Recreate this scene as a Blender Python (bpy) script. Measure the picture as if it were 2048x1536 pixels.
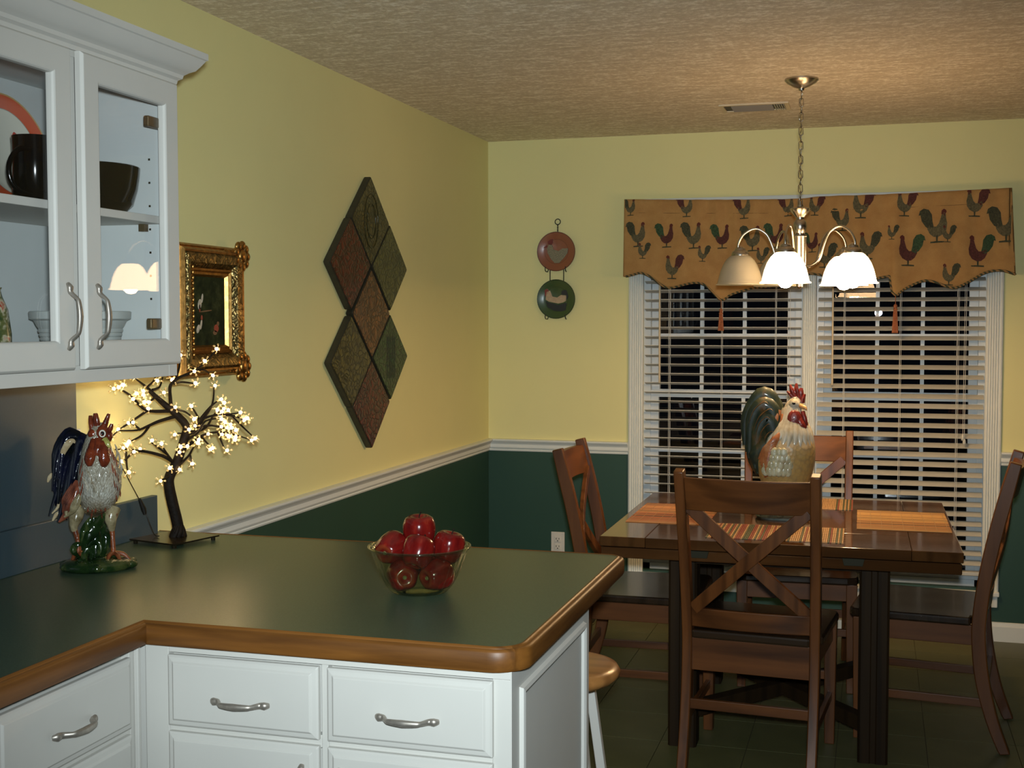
import bpy, bmesh, math, random
from mathutils import Vector, Matrix, Euler
from math import sin, cos, pi, radians, atan2, sqrt

S = bpy.context.scene
COL = S.collection
for o in list(bpy.data.objects):
    bpy.data.objects.remove(o)

# ------------------------------------------------------------------ camera
CAM = (1.9526, -6.1947, 1.5077); YAW = 0.2864; PITCH = -0.0503; ROLL = -0.0009
cd = bpy.data.cameras.new('camera'); cam = bpy.data.objects.new('camera', cd); COL.objects.link(cam)
cd.sensor_width = 36.0; cd.sensor_fit = 'HORIZONTAL'; cd.lens = 2478.9 / 2048 * 36.0
cd.clip_start = 0.05
fw = Vector((-sin(YAW) * cos(PITCH), cos(YAW) * cos(PITCH), sin(PITCH)))
rt = Vector((cos(YAW), sin(YAW), 0)); up = rt.cross(fw)
r2 = rt * cos(ROLL) + up * sin(ROLL); u2 = up * cos(ROLL) - rt * sin(ROLL)
M = Matrix((r2, u2, -fw)).transposed().to_4x4(); M.translation = Vector(CAM)
cam.matrix_world = M
S.camera = cam

# ------------------------------------------------------------------ world (night) + flash + kitchen lamp
w = bpy.data.worlds.new('night'); S.world = w; w.use_nodes = True
w.node_tree.nodes['Background'].inputs[0].default_value = (0.010, 0.014, 0.024, 1)
w.node_tree.nodes['Background'].inputs[1].default_value = 0.10

FLASH_W = 385.0
ld = bpy.data.lights.new('camera_flash', 'SPOT'); ld.spot_size = radians(74); ld.spot_blend = 1.0; ld.shadow_soft_size = 0.032
ld.energy = FLASH_W; ld.color = (0.82, 0.95, 1.0)
lo = bpy.data.objects.new('camera_flash', ld); COL.objects.link(lo)
Mf = M.copy(); Mf.translation = Vector(CAM) + r2 * 0.02 + u2 * 0.085 + fw * 0.03
lo.matrix_world = Mf
BULB = 330.0      # radiance of a lit chandelier bulb
LED = 30.0        # radiance of a blossom light
SHADE_OUT, SHADE_IN = 15.0, 15.0     # radiance of the lit frosted shades

vs = S.view_settings
S.display_settings.display_device = 'sRGB'
vs.view_transform = 'Standard'; vs.look = 'None'; vs.exposure = 0.0; vs.gamma = 1.0; vs.use_curve_mapping = False
cy = S.cycles
cy.use_denoising = True
cy.max_bounces = 8; cy.diffuse_bounces = 4; cy.glossy_bounces = 4; cy.transmission_bounces = 8; cy.transparent_max_bounces = 16
cy.sample_clamp_indirect = 20.0; cy.sample_clamp_direct = 0.0
cy.caustics_reflective = True; cy.caustics_refractive = False

# ------------------------------------------------------------------ materials
def nt(name):
    m = bpy.data.materials.new(name); m.use_nodes = True
    t = m.node_tree; t.nodes.clear()
    out = t.nodes.new('ShaderNodeOutputMaterial')
    return m, t, out
def lk(t, a, b): t.links.new(a, b)
def c4(c): return (c[0], c[1], c[2], 1.0)
def principled(t, out, col, rough, metal=0.0, spec=0.5, coat=0.0):
    b = t.nodes.new('ShaderNodeBsdfPrincipled')
    b.inputs['Base Color'].default_value = c4(col); b.inputs['Roughness'].default_value = rough
    b.inputs['Metallic'].default_value = metal; b.inputs['Specular IOR Level'].default_value = spec
    b.inputs['Coat Weight'].default_value = coat; b.inputs['Coat Roughness'].default_value = 0.08
    lk(t, b.outputs[0], out.inputs[0]); return b
def coords(t, scale=(1, 1, 1), rot=(0, 0, 0), kind='Object'):
    tc = t.nodes.new('ShaderNodeTexCoord'); mp = t.nodes.new('ShaderNodeMapping')
    mp.inputs['Scale'].default_value = scale; mp.inputs['Rotation'].default_value = rot
    lk(t, tc.outputs[kind], mp.inputs['Vector']); return mp.outputs[0]
def noise(t, vec, scale, detail=4, rough=0.55):
    n = t.nodes.new('ShaderNodeTexNoise'); n.inputs['Scale'].default_value = scale
    n.inputs['Detail'].default_value = detail; n.inputs['Roughness'].default_value = rough
    lk(t, vec, n.inputs['Vector']); return n.outputs['Fac']
def ramp(t, fac, stops):
    r = t.nodes.new('ShaderNodeValToRGB'); e = r.color_ramp.elements
    while len(e) < len(stops): e.new(0.5)
    for el, (p_, c_) in zip(e, stops): el.position = p_; el.color = c4(c_)
    lk(t, fac, r.inputs[0]); return r.outputs[0]
def bump(t, h, strength, dist, b):
    n = t.nodes.new('ShaderNodeBump'); n.inputs['Strength'].default_value = strength
    n.inputs['Distance'].default_value = dist; lk(t, h, n.inputs['Height']); lk(t, n.outputs[0], b.inputs['Normal'])
def mixc(t, fac, a, b):
    m = t.nodes.new('ShaderNodeMix'); m.data_type = 'RGBA'
    if hasattr(fac, 'links') or not isinstance(fac, (int, float)): lk(t, fac, m.inputs[0])
    else: m.inputs[0].default_value = fac
    for s_, v in ((6, a), (7, b)):
        if isinstance(v, tuple): m.inputs[s_].default_value = c4(v)
        else: lk(t, v, m.inputs[s_])
    return m.outputs[2]
def mat(name, col, rough=0.5, metal=0.0, spec=0.5, coat=0.0, var=0.0, vscale=20, bmp=0.0, bscale=200, bdist=0.001, scale=(1, 1, 1)):
    m, t, out = nt(name); b = principled(t, out, col, rough, metal, spec, coat)
    v = coords(t, scale)
    if var:
        n = noise(t, v, vscale)
        lk(t, ramp(t, n, [(0.3, tuple(c * (1 - var) for c in col)), (0.7, tuple(min(1, c * (1 + var)) for c in col))]), b.inputs['Base Color'])
    if bmp: bump(t, noise(t, v, bscale, 3), bmp, bdist, b)
    return m
def wood(name, dark, light, axis, rough=0.35, coat=0.0, fine=9, spec=0.5, knots=True):
    m, t, out = nt(name); b = principled(t, out, light, rough, 0, spec, coat)
    sc = [fine, fine, fine]; sc['xyz'.index(axis)] = fine * 0.09
    v = coords(t, tuple(sc))
    n = noise(t, v, 2.6, 7, 0.6)
    wv = t.nodes.new('ShaderNodeTexWave'); wv.inputs['Scale'].default_value = 0.9; wv.inputs['Distortion'].default_value = 7.0
    wv.inputs['Detail'].default_value = 3; wv.bands_direction = {'x': 'Y', 'y': 'X', 'z': 'X'}[axis]
    lk(t, v, wv.inputs['Vector'])
    col = ramp(t, n, [(0.3, dark), (0.68, light)])
    dk = tuple(c * 0.55 for c in dark)
    col = mixc(t, 0.35, col, ramp(t, wv.outputs['Fac'], [(0.0, dk), (0.5, light), (1.0, light)]))
    lk(t, col, b.inputs['Base Color'])
    n2 = noise(t, v, 14, 3)
    bump(t, n2, 0.12, 0.0006, b)
    return m

M_yellow = mat('yellow_paint', (0.76, 0.705, 0.33), 0.62, bmp=0.12, bscale=260, bdist=0.0008, var=0.02, vscale=2)
M_green = mat('green_paint', (0.018, 0.060, 0.038), 0.5, bmp=0.15, bscale=260, bdist=0.0008, var=0.05, vscale=3)
M_white = mat('white_gloss_paint', (0.575, 0.555, 0.51), 0.5, spec=0.3, bmp=0.06, bscale=90, bdist=0.0006, var=0.02, vscale=5)
M_trim = mat('trim_paint', (0.73, 0.75, 0.71), 0.45, spec=0.3, bmp=0.05, bscale=90, bdist=0.0006)
M_intr = mat('cabinet_interior_paint', (0.52, 0.55, 0.54), 0.5, var=0.03, vscale=6)
M_plain = mat('darkened_wall_paint', (0.10, 0.085, 0.05), 0.6, var=0.02)  # unseen walls, coloured dark to stand for an unlit room in reflections
def ceiling_mat():
    m, t, out = nt('brushed_ceiling_plaster'); b = principled(t, out, (0.52, 0.40, 0.27), 0.75)
    v = coords(t, (1, 3.2, 1), (0, 0, 0.25))
    n = noise(t, v, 9, 8, 0.7); n2 = noise(t, coords(t), 55, 6, 0.7)
    mx = t.nodes.new('ShaderNodeMath'); mx.operation = 'ADD'; lk(t, n, mx.inputs[0]); lk(t, n2, mx.inputs[1])
    mh = t.nodes.new('ShaderNodeMath'); mh.operation = 'MULTIPLY'; mh.inputs[1].default_value = 0.5; lk(t, mx.outputs[0], mh.inputs[0])
    lk(t, ramp(t, mh.outputs[0], [(0.38, (0.60, 0.50, 0.365)), (0.50, (0.71, 0.61, 0.455)), (0.58, (0.95, 0.87, 0.73))]), b.inputs['Base Color'])  # streaky highlights on the brushed plaster put into the colour
    bump(t, mh.outputs[0], 1.0, 0.010, b)
    return m
M_ceil = ceiling_mat()
def counter_mat():
    m, t, out = nt('green_laminate'); b = principled(t, out, (0.07, 0.095, 0.075), 0.30, 0, 0.5)
    n = noise(t, coords(t), 420, 3, 0.6)
    lk(t, ramp(t, n, [(0.35, (0.034, 0.060, 0.036)), (0.65, (0.062, 0.098, 0.062))]), b.inputs['Base Color'])
    bump(t, noise(t, coords(t), 700, 2), 0.25, 0.0006, b)
    return m
M_counter = counter_mat()
M_splash = mat('blue_grey_laminate', (0.038, 0.064, 0.078), 0.42, var=0.06, vscale=300)
M_oak = {a: wood('oak_edge_' + a, (0.075, 0.026, 0.005), (0.20, 0.076, 0.014), a, 0.42, 0.0, 14, 0.3) for a in 'xy'}
M_floor = mat('tan_vinyl', (0.105, 0.105, 0.042), 0.42, var=0.12, vscale=7)
M_floorbase = mat('floor_grout', (0.07, 0.05, 0.028), 0.7)
M_chair = {a: wood('cherry_wood_' + a, (0.045, 0.014, 0.004), (0.150, 0.050, 0.013), a, 0.36, 0.08, 7, 0.35) for a in 'xyz'}
M_chairred = {a: wood('red_cherry_wood_' + a, (0.16, 0.035, 0.014), (0.28, 0.07, 0.026), a, 0.24, 0.4, 7) for a in 'xyz'}
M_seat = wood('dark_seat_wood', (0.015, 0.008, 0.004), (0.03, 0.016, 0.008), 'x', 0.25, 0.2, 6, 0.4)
M_table = {a: wood('table_wood_' + a, (0.040, 0.016, 0.006), (0.085, 0.035, 0.011), a, 0.085, 0.0, 5, 0.35) for a in 'xyz'}
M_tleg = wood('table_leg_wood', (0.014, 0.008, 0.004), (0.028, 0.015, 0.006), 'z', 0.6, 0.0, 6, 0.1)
M_brass = mat('aged_bracket_metal', (0.022, 0.020, 0.010), 0.6, 0.3, spec=0.2)
M_nickel = mat('brushed_nickel', (0.46, 0.42, 0.37), 0.26, 1.0, var=0.08, vscale=60, scale=(1, 1, 8))
M_pull = mat('pewter_pull', (0.40, 0.36, 0.31), 0.42, 0.75, var=0.15, vscale=90)
M_iron = mat('black_iron', (0.02, 0.018, 0.015), 0.45, 0.6)
M_hinge = mat('bronze_hinge', (0.12, 0.085, 0.045), 0.45, 0.7)
M_slat = mat('cream_blind_slat', (0.58, 0.56, 0.49), 0.45, var=0.03, vscale=9)
M_cordm = mat('blind_cord', (0.70, 0.68, 0.62), 0.8)
M_wand = mat('wooden_wand', (0.62, 0.50, 0.32), 0.4)
M_sash = mat('white_sash', (0.60, 0.64, 0.66), 0.4)
M_night = mat('dark_yard', (0.004, 0.005, 0.004), 0.9)
M_black = mat('glossy_black_glaze', (0.003, 0.003, 0.003), 0.12, spec=0.22)
M_maple = wood('honey_maple', (0.26, 0.10, 0.028), (0.42, 0.19, 0.055), 'x', 0.3, 0.1, 5, 0.4)

def thin_glass(name, tint=(1, 1, 1), ior=1.5, add=0.0, rough=0.0, k=1.0):
    m, t, out = nt(name)
    tr = t.nodes.new('ShaderNodeBsdfTransparent'); tr.inputs[0].default_value = c4(tint)
    gl = t.nodes.new('ShaderNodeBsdfGlossy'); gl.inputs['Roughness'].default_value = rough
    fr = t.nodes.new('ShaderNodeFresnel'); geo = t.nodes.new('ShaderNodeNewGeometry')
    mi = t.nodes.new('ShaderNodeMapRange'); mi.inputs[3].default_value = ior; mi.inputs[4].default_value = 1 / ior; lk(t, geo.outputs['Backfacing'], mi.inputs[0]); lk(t, mi.outputs[0], fr.inputs[0])
    f = t.nodes.new('ShaderNodeMath'); f.operation = 'MULTIPLY_ADD'; f.inputs[1].default_value = k; f.inputs[2].default_value = add; f.use_clamp = True
    lk(t, fr.outputs[0], f.inputs[0])
    mx = t.nodes.new('ShaderNodeMixShader'); lk(t, f.outputs[0], mx.inputs[0]); lk(t, tr.outputs[0], mx.inputs[1]); lk(t, gl.outputs[0], mx.inputs[2])
    lk(t, mx.outputs[0], out.inputs[0]); return m
M_pane = thin_glass('window_pane_glass')
M_doorglass = thin_glass('cabinet_door_glass', k=0.5)
M_bowlglass = thin_glass('clear_bowl_glass', (0.86, 0.90, 0.80), 1.45, 0.05, 0.04)

def glow(name, col, strength):
    m, t, out = nt(name); e = t.nodes.new('ShaderNodeEmission'); e.inputs[0].default_value = c4(col); e.inputs[1].default_value = strength
    lk(t, e.outputs[0], out.inputs[0]); return m
M_bulb = glow('lit_bulb', (1.0, 0.63, 0.30), BULB)
M_led = glow('lit_blossom_led', (1.0, 0.70, 0.36), LED)
def shade_mat():
    m, t, out = nt('frosted_glass_shade')
    a = t.nodes.new('ShaderNodeBsdfTranslucent'); a.inputs[0].default_value = (0.72, 0.69, 0.60, 1)
    b = t.nodes.new('ShaderNodeBsdfPrincipled'); b.inputs['Base Color'].default_value = (0.80, 0.77, 0.66, 1); b.inputs['Roughness'].default_value = 0.25
    x = t.nodes.new('ShaderNodeMixShader'); x.inputs[0].default_value = 0.22
    lk(t, a.outputs[0], x.inputs[1]); lk(t, b.outputs[0], x.inputs[2]); lk(t, x.outputs[0], out.inputs[0]); return m
M_shade = shade_mat()
M_lit_out = glow('lit_frosted_glass_outside', (1.0, 0.64, 0.32), SHADE_OUT)
M_lit_in = glow('lit_frosted_glass_inside', (1.0, 0.65, 0.33), SHADE_IN)
def petal_mat():
    m, t, out = nt('clear_plastic_petal')
    a = t.nodes.new('ShaderNodeBsdfTranslucent'); a.inputs[0].default_value = (0.95, 0.82, 0.52, 1)
    b = t.nodes.new('ShaderNodeBsdfGlossy'); b.inputs['Roughness'].default_value = 0.15
    c = t.nodes.new('ShaderNodeBsdfTransparent')
    x = t.nodes.new('ShaderNodeMixShader'); x.inputs[0].default_value = 0.25
    y = t.nodes.new('ShaderNodeMixShader'); y.inputs[0].default_value = 0.35
    lk(t, a.outputs[0], x.inputs[1]); lk(t, b.outputs[0], x.inputs[2])
    lk(t, x.outputs[0], y.inputs[1]); lk(t, c.outputs[0], y.inputs[2]); lk(t, y.outputs[0], out.inputs[0]); return m
M_petal = petal_mat()
M_bark = mat('brown_black_bark', (0.009, 0.006, 0.004), 0.65, spec=0.12, var=0.4, vscale=90, bmp=0.6, bscale=160, bdist=0.002)

# ------------------------------------------------------------------ mesh builder
def wm(o):
    m = o.matrix_basis.copy()
    while o.parent: o = o.parent; m = o.matrix_basis @ m
    return m
def catmull(pts, n):
    P = [Vector(p_) for p_ in pts]
    if len(P) < 3 or n < 2: return P
    out = []
    for i in range(len(P) - 1):
        a = P[max(i - 1, 0)]; b = P[i]; c = P[i + 1]; d = P[min(i + 2, len(P) - 1)]
        for k in range(n):
            t = k / n
            out.append(0.5 * ((2 * b) + (c - a) * t + (2 * a - 5 * b + 4 * c - d) * t * t + (3 * b - a - 3 * c + d) * t ** 3))
    out.append(P[-1]); return out
def lerp_list(v, n):
    if not isinstance(v, (list, tuple)): return [v] * n
    out = []
    for i in range(n):
        x = i / (n - 1) * (len(v) - 1); k = min(int(x), len(v) - 2); out.append(v[k] + (v[k + 1] - v[k]) * (x - k))
    return out
class MB:
    def __init__(s): s.v = []; s.f = []; s.m = []; s.T = Matrix.Identity(4)
    def add(s, vs_, fs, m=0):
        o = len(s.v); s.v += [s.T @ Vector(q) for q in vs_]
        for f in fs: s.f.append([o + i for i in f]); s.m.append(m)
    def box(s, a, b, m=0):
        x0, y0, z0 = [min(p_, q) for p_, q in zip(a, b)]; x1, y1, z1 = [max(p_, q) for p_, q in zip(a, b)]
        s.add([(x0, y0, z0), (x1, y0, z0), (x1, y1, z0), (x0, y1, z0), (x0, y0, z1), (x1, y0, z1), (x1, y1, z1), (x0, y1, z1)],
              [(0, 3, 2, 1), (4, 5, 6, 7), (0, 1, 5, 4), (1, 2, 6, 5), (2, 3, 7, 6), (3, 0, 4, 7)], m); return s
    def beam(s, p0, p1, w_, h, upv=(0, 0, 1), m=0):
        p0 = Vector(p0); p1 = Vector(p1); d = (p1 - p0).normalized(); x = d.cross(Vector(upv)).normalized(); y = x.cross(d)
        vs_ = [p_ + x * a * w_ / 2 + y * b * h / 2 for p_ in (p0, p1) for a, b in ((-1, -1), (1, -1), (1, 1), (-1, 1))]
        s.add(vs_, [(3, 2, 1, 0), (4, 5, 6, 7), (0, 1, 5, 4), (1, 2, 6, 5), (2, 3, 7, 6), (3, 0, 4, 7)], m); return s
    def tube(s, pts, r, n=8, m=0, flat=1.0, sub=1, upv=(0, 0, 1), closed=False):
        P = catmull(pts, sub) if sub > 1 else [Vector(q) for q in pts]
        R = lerp_list(r, len(P)); F = lerp_list(flat, len(P)); U = Vector(upv); rings = []; px = None
        for i, q in enumerate(P):
            if closed: d = P[(i + 1) % len(P)] - P[i - 1]
            else: d = P[min(i + 1, len(P) - 1)] - P[max(i - 1, 0)]
            d.normalize()
            x = d.cross(U) if px is None else px - d * px.dot(d)
            if x.length < 1e-5: x = d.cross(Vector((0.3, 1, 0.2)))
            x.normalize(); px = x; y = x.cross(d)
            rings.append([q + x * cos(a) * R[i] + y * sin(a) * R[i] * F[i] for a in [2 * pi * k / n for k in range(n)]])
        vs_ = [q for g in rings for q in g]; fs = []
        L = len(P)
        for i in range(L if closed else L - 1):
            j = (i + 1) % L
            for k in range(n): fs.append((i * n + k, i * n + (k + 1) % n, j * n + (k + 1) % n, j * n + k))
        if not closed: fs += [tuple(range(n))[::-1], tuple((L - 1) * n + k for k in range(n))]
        s.add(vs_, fs, m); return s
    def lathe(s, prof, c=(0, 0, 0), n=24, m=0, sx=1, sy=1):
        vs_ = []; fs = []; L = len(prof)
        for r, z in prof:
            for k in range(n): a = 2 * pi * k / n; vs_.append((c[0] + max(r, 1e-5) * cos(a) * sx, c[1] + max(r, 1e-5) * sin(a) * sy, c[2] + z))
        for i in range(L - 1):
            for k in range(n): fs.append((i * n + k, i * n + (k + 1) % n, (i + 1) * n + (k + 1) % n, (i + 1) * n + k))
        fs += [tuple(range(n))[::-1], tuple((L - 1) * n + k for k in range(n))]
        s.add(vs_, fs, m); return s
    def ell(s, c, r, n=12, m=0, R=None, k=8):
        vs_ = []; fs = []
        for i in range(1, k):
            a = pi * i / k
            for j in range(n): b = 2 * pi * j / n; vs_.append(Vector((r[0] * sin(a) * cos(b), r[1] * sin(a) * sin(b), r[2] * cos(a))))
        vs_ += [Vector((0, 0, r[2])), Vector((0, 0, -r[2]))]
        for i in range(k - 2):
            for j in range(n): fs.append((i * n + j, (i + 1) * n + j, (i + 1) * n + (j + 1) % n, i * n + (j + 1) % n))
        T_, B_ = len(vs_) - 2, len(vs_) - 1
        for j in range(n): fs.append((T_, j, (j + 1) % n)); fs.append((B_, (k - 2) * n + (j + 1) % n, (k - 2) * n + j))
        if R is not None: vs_ = [R @ q for q in vs_]
        s.add([q + Vector(c) for q in vs_], fs, m); return s
    def prism(s, poly, f0, f1, m=0):
        n = len(poly); s.add([f0(*q) for q in poly] + [f1(*q) for q in poly],
            [tuple(range(n)), tuple(range(2 * n - 1, n - 1, -1))] + [(i, i + n, (i + 1) % n + n, (i + 1) % n) for i in range(n)], m); return s
    def sweep(s, prof, path, out, m=0):
        # prof: (o, z) outward offset & height; path: [(x, y)]; out: mitred outward vectors per path point
        n = len(prof); vs_ = []
        for (x, y), (ox, oy) in zip(path, out):
            for o, z in prof: vs_.append((x + ox * o, y + oy * o, z))
        fs = [(i * n + k, i * n + (k + 1) % n, (i + 1) * n + (k + 1) % n, (i + 1) * n + k) for i in range(len(path) - 1) for k in range(n)]
        fs += [tuple(range(n))[::-1], tuple((len(path) - 1) * n + k for k in range(n))]
        s.add(vs_, fs, m); return s
    def build(s, name, mats, parent=None, world=True, smooth=None, bevel=0, seg=2, kind=None, label=None, subsurf=0):
        if not isinstance(mats, (list, tuple)): mats = [mats]
        vs_ = s.v
        if parent is not None and world:
            inv = wm(parent).inverted(); vs_ = [inv @ q for q in vs_]
        me = bpy.data.meshes.new(name); me.from_pydata([tuple(q) for q in vs_], [], s.f)
        for mm in mats: me.materials.append(mm)
        for p_, k in zip(me.polygons, s.m): p_.material_index = k
        bm = bmesh.new(); bm.from_mesh(me); bmesh.ops.recalc_face_normals(bm, faces=bm.faces); bm.to_mesh(me); bm.free()
        if smooth is not None:
            for p_ in me.polygons: p_.use_smooth = True
            if smooth > 0: me.set_sharp_from_angle(angle=radians(smooth))
        o = bpy.data.objects.new(name, me); COL.objects.link(o)
        if parent is not None: o.parent = parent
        if bevel:
            b = o.modifiers.new('bevel', 'BEVEL'); b.width = bevel; b.segments = seg; b.limit_method = 'ANGLE'; b.angle_limit = radians(35); b.harden_normals = False
        if subsurf:
            b = o.modifiers.new('sub', 'SUBSURF'); b.levels = subsurf; b.render_levels = subsurf
        if kind: o['kind'] = kind
        if label: o['label'] = label
        return o
def thing(name, label, cat, loc=(0, 0, 0), rotz=0, group=None):
    o = bpy.data.objects.new(name, None); COL.objects.link(o); o.location = loc; o.rotation_euler = (0, 0, rotz)
    o.empty_display_size = 0.05
    o['label'] = label; o['category'] = cat
    if group: o['group'] = group
    return o
def tag(o, label, cat, group=None):
    o['label'] = label; o['category'] = cat
    if group: o['group'] = group
    return o
def dup(o, parent=None, loc=None, rotz=None):
    c = o.copy(); COL.objects.link(c); c.parent = parent
    if loc is not None: c.location = loc
    if rotz is not None: c.rotation_euler = (0, 0, rotz)
    for ch in KIDS.get(o.name, []): dup(ch, c)
    return c
KIDS = {}
def reg(root):
    for o in list(bpy.data.objects):
        if o.parent: KIDS.setdefault(o.parent.name, [])
    for o in list(bpy.data.objects):
        if o.parent and o not in KIDS[o.parent.name]: KIDS[o.parent.name].append(o)
    return root
def place(o, parent=None, loc=(0, 0, 0), rot=(0, 0, 0), scl=1.0):
    c = o.copy(); COL.objects.link(c); c.parent = parent; c.location = loc; c.rotation_euler = rot; c.scale = (scl,) * 3; return c

H = 2.44

# ================================================================== SETTING
XR, YB, WX1, WX0, WZ0, WZ1 = 5.2, -8.4, 2.447, 0.815, 0.245, 2.05
# left wall, two paints split behind the chair rail
mb = MB(); mb.box((-0.12, YB, 0), (0, 0, 0.865), 1); mb.box((-0.12, YB, 0.865), (0, 0, H), 0)
mb.build('wall_left', [M_yellow, M_green], kind='structure')
# back wall with the window opening
mb = MB()
for zz0, zz1, m_ in ((0, 0.865, 1), (0.865, H, 0)):
    mb.box((-0.12, 0, zz0), (WX0, 0.12, zz1), m_); mb.box((WX1, 0, zz0), (XR + 0.12, 0.12, zz1), m_)
mb.box((WX0, 0, 0), (WX1, 0.12, WZ0), 1); mb.box((WX0, 0, WZ1), (WX1, 0.12, H), 0)
mb.build('wall_back', [M_yellow, M_green], kind='structure')
MB().box((XR, YB, 0), (XR + 0.12, 0, H)).build('wall_right', M_plain, kind='structure')
MB().box((-0.12, YB - 0.12, 0), (XR + 0.12, YB, H)).build('wall_front', M_plain, kind='structure')
MB().box((-0.12, YB - 0.12, H), (XR + 0.12, 0.12, H + 0.1)).build('ceiling', M_ceil, kind='structure')
flo = MB().box((-0.12, YB - 0.12, -0.1), (XR + 0.12, 0.12, -0.004)).build('floor', M_floorbase, kind='structure')
tile = MB().box((0.0012, 0.0012, -0.004), (0.3036, 0.3036, 0.0)).build('tile', M_floor, flo, bevel=0.0)
first = True
for i in range(0, 17):
    for j in range(0, 17):
        x = 0.005 + i * 0.3048; y = -5.185 + j * 0.3048
        if x > XR - 0.3 or (x < 1.0 and y < -3.4): continue
        if first: tile.location = (x, y, 0); first = False
        else:
            c = place(tile, flo, (x, y, 0))
MB().box((0, YB, -0.004), (XR, -5.19, 0)).build('vinyl_sheet', M_floor, flo)

# chair rail and baseboards (mitred in the corner)
railp = [(0, 0.832), (0.006, 0.832), (0.009, 0.838), (0.006, 0.843), (0.013, 0.847), (0.016, 0.853), (0.016, 0.868), (0.021, 0.875), (0.030, 0.884), (0.033, 0.889), (0.033, 0.894), (0.028, 0.896), (0, 0.896)]
MB().sweep(railp, [(0, -3.09), (0, 0), (0.746, 0)], [(1, 0), (1, -1), (0, -1)]).build('trim_1', M_trim, kind='structure', label='white chair rail')
MB().sweep(railp, [(2.516, 0), (XR, 0)], [(0, -1), (0, -1)]).build('trim_2', M_trim, kind='structure', label='white chair rail')
bp = [(0, 0), (0.014, 0), (0.014, 0.07), (0.010, 0.078), (0.007, 0.088), (0, 0.09)]
MB().sweep(bp, [(0, -3.40), (0, -0.0001)], [(1, 0), (1, -0.0)]).build('baseboard_left', M_trim, kind='structure')
MB().sweep(bp, [(0.015, 0), (XR - 0.001, 0)], [(0, -1), (0, -1)]).build('baseboard_back', M_trim, kind='structure')

# window casing: fluted boards left, middle, right, head, stool
def fluted(mb, x0, x1, z0, z1, y=0.0):
    w_ = x1 - x0; n = 5; pr = [(x0, y), (x0, y - 0.012), (x0 + w_ * 0.08, y - 0.018)]
    for k in range(n):
        a = x0 + w_ * (0.14 + 0.72 * k / n); b = a + w_ * 0.72 / n
        pr += [(a, y - 0.019), ((a + b) / 2 - w_ * .02, y - 0.013), ((a + b) / 2 + w_ * .02, y - 0.013)]
    pr += [(x0 + w_ * 0.88, y - 0.019), (x1 - w_ * 0.05, y - 0.017), (x1, y - 0.010), (x1, y)]
    mb.prism(pr, lambda a, b: (a, b, z0), lambda a, b: (a, b, z1))
wt = MB(); fluted(wt, 0.746, 0.822, 0.235, 2.09); wt.build('trim_3', M_trim, kind='structure', label='fluted white window casing')
wt = MB(); fluted(wt, 2.440, 2.516, 0.235, 2.09); wt.build('trim_4', M_trim, kind='structure', label='fluted white window casing')
wt = MB(); fluted(wt, 1.603, 1.668, 0.245, 2.05); wt.build('trim_5', M_trim, kind='structure', label='fluted white mullion casing')
MB().box((0.746, -0.018, 2.05), (2.516, 0, 2.12)).build('trim_6', M_trim, kind='structure', bevel=0.004)
MB().box((0.744, -0.032, 0.214), (2.518, 0.0, 0.236)).box((0.75, -0.016, 0.16), (2.512, 0, 0.214)).build('trim_7', M_trim, kind='structure', bevel=0.004, label='white window stool and apron')
# mullion post between the two windows
MB().box((1.603, 0.0, WZ0), (1.668, 0.12, WZ1)).build('trim_8', M_trim, kind='structure')

def window(idx, x0, x1):
    t = bpy.data.objects.new('window_%d' % idx, None); COL.objects.link(t); t.location = (x0, 0.05, WZ0); t['kind'] = 'structure'
    MB().box((x0, 0.045, WZ0), (x0 + 0.035, 0.12, WZ1)).box((x1 - 0.035, 0.045, WZ0), (x1, 0.12, WZ1)).box((x0, 0.045, WZ1 - 0.03), (x1, 0.12, WZ1)).box((x0, 0.045, WZ0), (x1, 0.12, WZ0 + 0.03)).build('frame', M_sash, t)
    mid = 1.137
    for nm, z0, z1, yy in (('upper_sash', mid - 0.012, WZ1 - 0.03, 0.085), ('lower_sash', WZ0 + 0.03, mid + 0.022, 0.055)):
        a, b = x0 + 0.035, x1 - 0.035
        sash = MB().box((a, yy, z0), (a + 0.04, yy + 0.03, z1)).box((b - 0.04, yy, z0), (b, yy + 0.03, z1)).box((a + 0.04, yy, z0), (b - 0.04, yy + 0.03, z0 + 0.038)).box((a + 0.04, yy, z1 - 0.034), (b - 0.04, yy + 0.03, z1)).build(nm, M_sash, t)
        ga, gb, gz0, gz1 = a + 0.04, b - 0.04, z0 + 0.038, z1 - 0.034
        for k in (1, 2):
            xm = ga + (gb - ga) * k / 3
            MB().box((xm - 0.009, yy + 0.004, gz0), (xm + 0.009, yy + 0.026, gz1)).build('muntin', M_sash, sash)
        for zm in (gz0 + (gz1 - gz0) / 3, gz0 + (gz1 - gz0) * 2 / 3): MB().box((ga, yy + 0.0045, zm - 0.009), (gb, yy + 0.0255, zm + 0.009)).build('muntin', M_sash, sash)
        MB().box((ga, yy + 0.013, gz0), (gb, yy + 0.016, gz1)).build('pane', M_pane, sash)
window(1, WX0, 1.603); window(2, 1.668, WX1)

# the dark yard outside
MB().box((-6, 0.6, -0.6), (10, 14, -0.45)).build('ground', M_night, kind='structure')

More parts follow.
